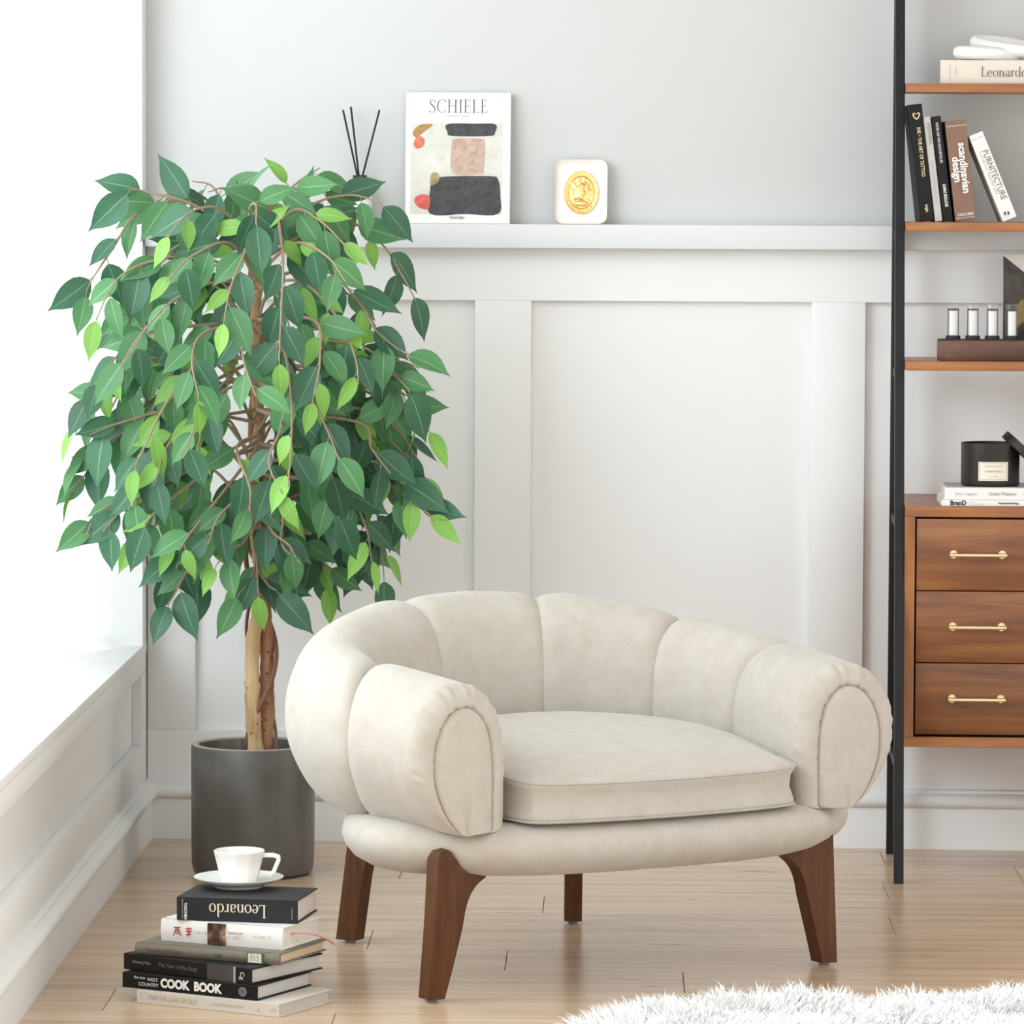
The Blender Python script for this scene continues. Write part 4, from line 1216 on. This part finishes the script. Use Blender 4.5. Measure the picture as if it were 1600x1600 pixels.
# reed diffuser
rc = at(563, 349, -.03)
RD = empty('reed_diffuser', (rc.x, wy(rc.x, -.030), ZL)); tag(RD, 'reed diffuser with black collar and three black sticks beside the art book', 'diffuser')
lathe('bottle', [(0, 0), (.0225, 0), (.0245, .002), (.0245, .066), (.023, .071), (.014, .0745), (.0125, .078), (0, .078)], plain('milky_glass', (.80, .78, .75), .25, spec=.5, coat=.4), RD, n=40)
ccx = at(563, 281, -.03); zc0 = .0785; zc1 = .0955
lathe('collar', [(0, zc0), (.0138, zc0), (.0141, zc0 + .001), (.0141, zc1 - .001), (.0136, zc1), (.004, zc1), (0, zc1 - .004)], M['black'], RD, n=32, sharp=35)
for (tx, ty, bx) in ((537, 172, -.004), (549, 167, -.0015), (594, 172, .004)):
    p1 = at(tx, ty, rc.y - .0) ; p1 = Vector((p1.x - rc.x, rnd.uniform(-.004, .004), p1.z - ZL))
    p0 = Vector((bx, .001 * bx / .004, zc1 - .006)); p00 = Vector((bx - (p1.x - bx) * .5, 0, .02))
    tube('reed', [p0 + (p0 - p1) * .10, p0, p1], .0020, M['reed'], RD, n=8)

# ------------------------------------------------------------------ ladder shelf unit
SX0 = .564
UN = empty('ladder_shelf', (SX0, 0, 0), (0, 0, -math.atan(K) * .5))
tag(UN, 'black framed ladder shelf with teak boards and a three drawer cabinet', 'shelf')
UW = .62
def pole_y(zv): return -.545 + .205 * zv
for sx in (-.0155, UW - .005):
    w_ = .0185
    for nm, yf, z0_, z1_ in (('front_post', pole_y, 0, 2.3),):
        V = []
        for zz in (z0_, z1_):
            y = yf(zz)
            V += [(sx, y - .014, zz), (sx + w_, y - .014, zz), (sx + w_, y + .014, zz), (sx, y + .014, zz)]
        F = [(0, 1, 2, 3), (4, 5, 6, 7)] + [(k, (k + 1) % 4, 4 + (k + 1) % 4, 4 + k) for k in range(4)]
        o = obj(nm, V, F, M['blackmetal'], UN); bv = o.modifiers.new('bevel', 'BEVEL'); bv.width = .0015; bv.segments = 2
    box('rear_post', sx, sx + w_ - .002, -.16, -.135, 0, 2.25, M['blackmetal'], UN, bevel=.0015)
    for zz in (.24, .70, .988, 1.256, 1.5245, 1.80):
        box('crossbar', sx + .003, sx + w_ - .004, pole_y(zz) + .01, -.14, zz - .034, zz - .0185, M['blackmetal'], UN)
def shelf_board(zv, yf, nm='shelf_board'):
    box(nm, .0035, UW - .006, yf, -.125, zv - .0175, zv, M['teak'], UN, bevel=.0012)
Z1, Z2, Z3 = 1.5245, 1.256, .9885
shelf_board(Z1, -.275); shelf_board(Z2, -.335); shelf_board(Z3, -.395)
shelf_board(1.80, -.215)
# cabinet
CZ1, CZ0, CYF = .712, .249, -.445
cab = empty('cabinet'); cab.parent = UN
ct = .0195
box('cabinet_top', .0035, UW - .006, CYF, -.03, CZ1 - ct, CZ1, M['teak'], cab, bevel=.001, seg=1)
box('cabinet_bottom', .0035, UW - .006, CYF, -.03, CZ0, CZ0 + ct, M['teak'], cab, bevel=.001, seg=1)
box('cabinet_side', .0035, .0035 + ct, CYF + .0002, -.03, CZ0 + ct, CZ1 - ct, M['teakv'], cab, bevel=.0006, seg=1)
box('cabinet_side', UW - .006 - ct, UW - .006, CYF + .0002, -.03, CZ0 + ct, CZ1 - ct, M['teakv'], cab, bevel=.0006, seg=1)
box('cabinet_back', .0035 + ct, UW - .006 - ct, CYF + .03, -.03, CZ0 + ct, CZ1 - ct, M['darkgap'], cab)
dz0, dz1 = CZ0 + ct + .004, CZ1 - ct - .003
dh = (dz1 - dz0) / 3
for i in range(3):
    a, b_ = dz0 + dh * i + .0011, dz0 + dh * (i + 1) - .0011
    dx0, dx1 = .0035 + ct + .0035, UW - .006 - ct - .0035
    d = box('drawer', dx0, dx1, CYF + .003, CYF + .04, a, b_, M['teakface'], cab, bevel=.0008)
    d.parent = UN
    for hx in (.1435, .42):
        zc_ = (a + b_) / 2 + .001
        hh = tube('handle', [(hx - .0545, CYF - .022, zc_), (hx + .0545, CYF - .022, zc_)], .0037, M['brass'], d, n=12)
        for s_ in (-.0465, .0465):
            bm = bmesh.new()
            r_ = bmesh.ops.create_cone(bm, cap_ends=True, segments=20, radius1=.0078, radius2=.0078, depth=.002, matrix=Matrix.Translation((hx + s_, CYF + .0018, zc_)) @ Matrix.Rotation(math.pi / 2, 4, 'X'))
            r_ = bmesh.ops.create_cone(bm, cap_ends=True, segments=14, radius1=.0035, radius2=.0035, depth=.024, matrix=Matrix.Translation((hx + s_, CYF - .010, zc_)) @ Matrix.Rotation(math.pi / 2, 4, 'X'))
            from_bm('handle_mount', bm, M['brass'], d, smooth=True, sharp=40)

# ---- objects on the shelf unit (world coordinates)
def shp(xp, yp, Y): return at(xp, yp, Y)
# top shelf: cream book lying, ceramic knot
p = at(1469, 128.5, -.255)
cb = book('book', .215, .15, .0450, M['creamcover'], M['pagesgrey'], (p.x, -.255, Z1 + .0004), (0, 0, ang(-3.0)), 'cream book lying on the top teak shelf under the white ornament', round_spine=.002)
serif_text('Leonardo', .0198, M['inkblack'], cb, (.1235, -.0042, .0228), wk=.85)
text('The Complete Works', .0036, M['inkgrey'], cb, (.019, -.0042, .0365), rot=(math.pi / 2, math.pi / 2, 0), valign='CENTER')
text('TASCHEN', .0036, M['inkgrey'], cb, (.030, -.0042, .0330), rot=(math.pi / 2, math.pi / 2, 0), valign='CENTER')
KN = empty('knot_ornament', (p.x + .108, -.195, Z1 + .0452)); tag(KN, 'white ceramic chain link ornament lying on the cream book', 'ornament')
def link_ring(rx, ry, tr, loc, rot):
    pts = [Vector((rx * math.cos(a) * (1 + .1 * math.cos(2 * a)), ry * math.sin(a), 0)) for a in np.linspace(0, 2 * math.pi, 48, endpoint=False)]
    m = Matrix.Translation(loc) @ Matrix.Rotation(rot[2], 4, 'Z') @ Matrix.Rotation(rot[1], 4, 'Y') @ Matrix.Rotation(rot[0], 4, 'X')
    tube('link', [m @ q for q in pts], tr, M['matteceramic'], KN, n=16, closed=True)
link_ring(.050, .030, .0135, (-.012, 0, .0142), (0, .05, .1))
link_ring(.052, .028, .0135, (.022, .012, .0300), (.18, .16, -.35))

# second shelf: standing books (spine facing the viewer)
GB = 'books standing on the second shelf'
def stand(name, xtl, ytl, xbl, ybl, T, W, cover, pages, label, yf, **k):
    """spine left edge from top pixel to bottom pixel"""
    a = at(xtl, ytl, yf); b_ = at(xbl, ybl, yf)
    L = math.hypot(b_.x - a.x, b_.z - a.z); th = math.atan2(b_.x - a.x, a.z - b_.z)
    dz = Z2 - (a.z - L * math.cos(th)) - (0 if th < 0 else 0)
    rise = T * math.sin(abs(th)) if k.pop('rise', False) else 0
    e = book(name, L, W, T, cover, pages, (a.x, yf, a.z + dz + rise + .0004), (0, math.pi / 2 - th, 0), label, group=GB, **k)
    return e, L
def stx(b, s, size, mat, x, zc, **k): return text(s, size, mat, b, (x, -.0014, zc), valign='CENTER', **k)
yf2 = -.312
k1, Lk = stand('book', 1419, 164, 1438, 346.5, .0262, .155, M['blackcover'], M['pagesgrey'], 'tall black book with gold lettering leaning on the black post', yf2)
stx(k1, 'INK • THE ART OF TATTOO', .0098, M['inkgold'], .045, .0150, sx=.78, offset=.0002)
stx(k1, 'bright', .0075, M['inkgold'], .195, .0150, sx=.8, offset=.0003)
hv = catmull([(0, -.0085, 0), (.0078, 0, 0), (.0068, .0062, 0), (.0025, .0062, 0), (0, .0035, 0), (-.0025, .0062, 0), (-.0068, .0062, 0), (-.0078, 0, 0)], 4, closed=True)
obj('heart_emblem', [(.0225 - q.y * .9, -.0013, .0135 + q.x * .9) for q in hv], [tuple(range(len(hv)))], M['inkgold'], k1)
obj('heart_emblem', [(.0225 - q.y * .55, -.0016, .0135 + q.x * .55) for q in hv], [tuple(range(len(hv)))], M['blackcover'], k1)
k2, Lk = stand('book', 1442, 183, 1461, 346.5, .0145, .15, M['greycover'], M['pages'], 'slim pale grey book between two black books on the shelf', yf2 + .003)
stx(k2, 'SMOOTH SIPPING', .0085, M['inkgrey'], .012, .0085, sx=.62)
stx(k2, 'A collection of drinks from around the world', .0055, M['inkpale'], .085, .0075, sx=.85)
k3, Lk = stand('book', 1455, 183, 1474.5, 347, .0182, .15, M['blackcover2'], M['pages'], 'slim black book with white capitals beside the brown book', yf2)
stx(k3, 'MASTERS AND THEIR DESIGN BESTSELLERS', .0075, M['inkwhite'], .012, .0090, sx=.55)
stx(k3, 'DAMAS MULLOUIS', .0085, M['inkwhite'], .132, .0090, sx=.62, offset=.0002)
k4, Lk = stand('book', 1476.5, 190, 1493, 347, .0405, .145, M['browncover'], M['pages'], 'thick brown design book with white lettering on its spine', yf2 - .004)
stx(k4, 'scandinavian', .0205, M['inkwhite'], .044, .0270, sx=.96, offset=.0006)
stx(k4, 'design', .0205, M['inkwhite'], .070, .0125, sx=.96, offset=.0006)
text('TASCHEN', .0072, M['inkwhite'], k4, (Lk - .0125, -.0014, .0205), rot=(math.pi / 2, -math.pi / 2, 0), valign='CENTER', align='CENTER', offset=.0001)
text('Bibliotheca Universalis', .0038, M['inkwhite'], k4, (Lk - .0065, -.0014, .0205), rot=(math.pi / 2, -math.pi / 2, 0), valign='CENTER', align='CENTER')
text('Charlotte & Peter Fiell', .0042, M['inkwhite'], k4, (.0105, -.0014, .0205), rot=(math.pi / 2, -math.pi / 2, 0), valign='CENTER', align='CENTER')
k5, Lk = stand('book', 1513.5, 213, 1567.5, 347, .0285, .125, M['whitecover'], M['pages'], 'white book leaning steeply against the brown book', yf2 + .002)
stx(k5, 'FURNITECTURE', .0170, M['inkgrey'], .036, .0180, sx=.86)
stx(k5, 'FURNITURE THAT TRANSFORMS SPACE', .0060, M['inkpale'], .034, .0085, sx=.85)
text('Anna Yudina', .0045, M['inkpale'], k5, (.010, -.0014, .0142), rot=(math.pi / 2, -math.pi / 2, 0), valign='CENTER', align='CENTER')
V = []
for a0 in (20, 200):
    pts = [(a0 + t * 12) for t in range(10)]
    ins = [(.0022 * math.cos(math.radians(q)), .0022 * math.sin(math.radians(q))) for q in pts]; ou = [(.0052 * math.cos(math.radians(q)), .0052 * math.sin(math.radians(q))) for q in pts]
    poly = ou + ins[::-1]
    obj('publisher_mark', [(Lk - .0135 + x_, -.0014, .0125 + y_) for x_, y_ in poly], [tuple(range(len(poly)))], M['inkblack'], k5)

# third shelf: walnut box with glass tubes, leaning art print
q0 = at(1465.5, 557.5, -.345); yb = -.345
TC = empty('tube_clock', (q0.x, yb, Z3 + .0004), (0, 0, ang(-1.5))); tag(TC, 'walnut box with a row of clear glass tubes on the third shelf', 'clock')
BW, BH, BD = .245, .0410, .055
box('walnut_body', .0, BW, 0, BD, 0, BH - .0015, M['walnutbox'], TC, bevel=.0025)
box('top_plate', .001, BW - .001, .001, BD - .001, BH - .0015, BH, M['black'], TC)
sd = lathe('sensor_dot', [(0, 0), (.0016, 0), (.0016, .0008), (0, .0008)], M['black'], TC, n=12); sd.rotation_euler = (math.pi / 2, 0, 0)
sd.location = (.0125, .0003, .016)
wireM = plain('dark_frame_metal', (.02, .025, .028), .4, metal=.5)
for i in range(6):
    cx = .030 + .0378 * i; cy = BD / 2
    tb = lathe('glass_tube', [(.0124, BH + .0055), (.0124, BH + .066), (.0116, BH + .0685), (.0080, BH + .0695), (0, BH + .0698)], M['glass'], TC, n=28, loc=(cx, cy, 0))
    lathe('tube_base', [(.0, BH), (.0142, BH), (.0142, BH + .0062), (.0130, BH + .0068), (0, BH + .0068)], M['black'], tb, n=28, loc=(cx, cy, 0))
    bm = bmesh.new()
    for s_ in (-.0100, .0100): add_box(bm, cx + s_ - .0007, cx + s_ + .0007, cy - .002, cy + .002, BH + .007, BH + .0590)
    add_box(bm, cx - .0100, cx + .0100, cy - .003, cy + .003, BH + .0555, BH + .0590)
    from_bm('wire_frame', bm, wireM, tb)
    lathe('diffuser_core', [(0, BH + .0073), (.0082, BH + .0073), (.0082, BH + .054), (0, BH + .054)], plain('pale_core', (.74, .73, .72), .4) if i == 0 else bpy.data.materials['pale_core'], tb, n=20, loc=(cx, cy, 0))
pa = at(1567, 524, -.22)
AP = empty('art_print', (pa.x, -.215, Z3 + .0014), (math.radians(-6), 0, ang(-2))); tag(AP, 'dark brown and gold art print leaning behind the glass tubes', 'art print')
PW, PH = .16, .2035
box('print_board', 0, PW, 0, .006, 0, PH, M['dullwhite'], AP, bevel=.0006)
pdk = print_mat('print_dark', (.018, .013, .011), (.075, .058, .045), 26); pgd = print_mat('print_gold', (.16, .10, .035), (.38, .25, .08), 40)
obj('print_field', [(.0006, -.0004, .0006), (PW - .0006, -.0004, .0006), (PW - .0006, -.0004, .075), (.0006, -.0004, PH - .002)], [(0, 1, 2, 3)], pdk, AP)
gl = catmull([(.020, .055, 0), (.028, .10, 0), (.040, .115, 0), (.060, .098, 0), (.085, .07, 0), (.06, .05, 0), (.04, .07, 0)], 4, closed=True)
obj('print_field', [(q.x, -.0008, q.y) for q in gl], [tuple(range(len(gl)))], pgd, AP)

# cabinet top: two flat books, tin candle, lid
m1 = at(1470, 784.5, -.40)
bk1 = book('book', .255, .19, .0120, M['whitecover'], M['pages'], (m1.x, -.425, CZ1 + .0004), (0, 0, ang(-1)), 'thin white magazine with bold black title lying on the cabinet', board=.0006, over=.001, cat='magazine')
text('BranD', .0118, M['inkblack'], bk1, (.016, -.0012, .0060), valign='CENTER', offset=.0004)
text('issue 36', .0030, M['inkpale'], bk1, (.054, -.0012, .0082), valign='CENTER')
text('Brand Design Magazine', .0030, M['inkpale'], bk1, (.054, -.0012, .0042), valign='CENTER')
text('Handmade Printing', .0050, M['inkblack'], bk1, (.108, -.0012, .0060), valign='CENTER', offset=.0002)
bk2 = book('book', .24, .185, .0225, M['whitecover'], M['pages'], (m1.x + .0055, -.421, CZ1 + .0128), (0, 0, ang(-1)), 'white hardback under the black candle tin on the cabinet', board=.002)
text('Katie Treggiden', .0068, M['inkpale'], bk2, (.020, -.0012, .0108), valign='CENTER')
text('Urban Potters', .0092, M['inkgrey'], bk2, (.084, -.0012, .0112), valign='CENTER')
text('Makers in the City', .0068, M['inkpale'], bk2, (.150, -.0012, .0108), valign='CENTER')
box('cover_photo', .006, .234, .022, .170, .0225, .0228, plain('cover_photo_grey', (.42, .40, .39), .4, vary=.3, vscale=30), bk2)
cz_ = CZ1 + .0128 + .0230
c0 = at(1547, 745, -.345)
CN = empty('candle_tin', (c0.x, -.345, cz_), (0, 0, 0)); tag(CN, 'open black candle tin with a cream paper label and a tilted lid', 'candle')
tinM = plain('blackened_tin', (.030, .024, .021), .42, metal=.4, vary=.5, vscale=18)
cr, chh = .0565, .083
lathe('tin_body', [(0, 0), (cr - .004, 0), (cr - .001, .002), (cr, .005), (cr, chh), (cr - .0012, chh + .0004), (cr - .002, chh), (cr - .002, .05), (0, .05)], tinM, CN, n=56)
lathe('wax', [(0, .0515), (cr - .0022, .0515), (cr - .0022, .0505), (0, .0505)], plain('cream_wax', (.62, .55, .42), .6), CN, n=40)
lab = []
V, F = [], []
for i in range(13):
    a = math.radians(-90 - 28 + 60 * i / 12)
    for zz in (.0118, .0482): V.append(((cr + .0006) * math.cos(a), (cr + .0006) * math.sin(a), zz))
for i in range(12): F.append((2 * i, 2 * i + 1, 2 * i + 3, 2 * i + 2))
lb = obj('paper_label', V, F, M['labelcream'], CN, smooth=True)
fr = []
def lpt(d, zz): a = math.radians(-90 + d); return Vector(((cr + .0009) * math.cos(a), (cr + .0009) * math.sin(a), zz))
loop = [lpt(d, .0140) for d in np.linspace(-25, 29, 10)] + [lpt(d, .0460) for d in np.linspace(29, -25, 10)]
tube('label_border', loop, .00022, M['inkgrey'], lb, n=4, closed=True)
for s_, zz, sz in (('DISTILLED IN NEW YORK', .0405, .0030), ('GARDEN NOBLE', .0300, .0046), ('8 OZ · 226 G', .0195, .0030)):
    text(s_, sz, M['inkgrey'], lb, (.002, -cr - .0016, zz), align='CENTER', valign='CENTER')
# lid resting tilted against the tin
LD = empty('lid', (.0665, 0, .0565), (0, math.radians(43), 0)); LD.parent = CN
lathe('lid_shell', [(0, .013), (cr + .001, .013), (cr + .002, .012), (cr + .002, -.003), (cr + .0008, -.003), (cr + .0008, .0115), (0, .0115)], tinM, LD, n=56)

# ------------------------------------------------------------------ sheepskin rug
RG = empty('sheepskin_rug', (.60, -2.36, 0)); tag(RG, 'fluffy white sheepskin rug on the wooden floor', 'rug')
rx, ry = .68, .44
def rug_r(a): return 1 + .04 * math.sin(3 * a + .6) + .03 * math.sin(5 * a + 2) + .02 * math.sin(9 * a)
nn = 72; rs = []
for q, zz in ((.985, .0), (1.0, .004), (.99, .010), (.9, .014), (.5, .016), (.05, .016)):
    rs.append([Vector((rx * q * rug_r(a) * math.cos(a), ry * q * rug_r(a) * math.sin(a), zz)) for a in np.linspace(0, 2 * math.pi, nn, endpoint=False)])
loft('hide', rs, M['rugskin'], RG)
rng = np.random.default_rng(5)
NB = 60000
a = rng.uniform(0, 2 * np.pi, NB); q = np.sqrt(rng.uniform(0, 1, NB)) * .985
# denser where it can be seen: the back half
flip = (np.sin(a) < 0) & (rng.uniform(0, 1, NB) < .45); a = np.where(flip, -a, a)
rr = 1 + .04 * np.sin(3 * a + .6) + .03 * np.sin(5 * a + 2) + .02 * np.sin(9 * a)
bx = rx * q * rr * np.cos(a); by = ry * q * rr * np.sin(a); bz = np.full(NB, .012)
Ln = rng.uniform(.032, .060, NB) * (1 + .25 * np.sin(bx * 17 + 1) * np.sin(by * 23))
# lean: tufts swirl, edge wool hangs outwards
tu = np.sin(bx * 41 + 3 * np.sin(by * 29)) * 1.6 + np.sin(by * 37 + 2 * np.sin(bx * 31)) * 1.6
ld = tu + rng.normal(0, .7, NB)
lx = np.cos(ld) * .55 + np.cos(a) * 1.2 * q ** 6; ly = np.sin(ld) * .55 + np.sin(a) * 1.2 * q ** 6
lz = rng.uniform(.55, 1.0, NB)
nl = np.sqrt(lx ** 2 + ly ** 2 + lz ** 2); lx, ly, lz = lx / nl, ly / nl, lz / nl
wa = rng.uniform(0, 2 * np.pi, NB); wx, wy_ = np.cos(wa), np.sin(wa); bw = rng.uniform(.0008, .0016, NB)
cxv, cyv = rng.normal(0, .25, NB), rng.normal(0, .25, NB)
Vv = np.zeros((NB, 7, 3))
for j, (t, wf) in enumerate(((0, 1), (.4, .95), (.75, .6))):
    px = bx + (lx * t + cxv * t * t * .5) * Ln; py = by + (ly * t + cyv * t * t * .5) * Ln; pz = bz + (lz * t - .25 * t * t) * Ln
    for s_, k in ((-1, 0), (1, 1)):
        Vv[:, 2 * j + k, 0] = px + s_ * wx * bw * wf; Vv[:, 2 * j + k, 1] = py + s_ * wy_ * bw * wf; Vv[:, 2 * j + k, 2] = pz
Vv[:, 6, 0] = bx + (lx + cxv * .5) * Ln; Vv[:, 6, 1] = by + (ly + cyv * .5) * Ln; Vv[:, 6, 2] = np.maximum(.002, bz + (lz - .25) * Ln)
base = (np.arange(NB) * 7)[:, None]
Q = np.concatenate([base + np.array([[0, 1, 3, 2]]), base + np.array([[2, 3, 5, 4]])], 0)
T3 = base + np.array([[4, 5, 6]])
me = bpy.data.meshes.new('wool')
me.vertices.add(NB * 7); me.vertices.foreach_set('co', Vv.reshape(-1))
nl_ = Q.size + T3.size
me.loops.add(nl_); me.loops.foreach_set('vertex_index', np.concatenate([Q.reshape(-1), T3.reshape(-1)]).astype(np.int32))
me.polygons.add(len(Q) + len(T3))
ls = np.concatenate([np.arange(len(Q)) * 4, Q.size + np.arange(len(T3)) * 3]).astype(np.int32)
me.polygons.foreach_set('loop_start', ls)
me.update(calc_edges=True); me.validate()
me.polygons.foreach_set('use_smooth', [True] * len(me.polygons))
me.materials.append(M['rug'])
wo = link(bpy.data.objects.new('wool', me), RG); wo['kind'] = 'stuff'
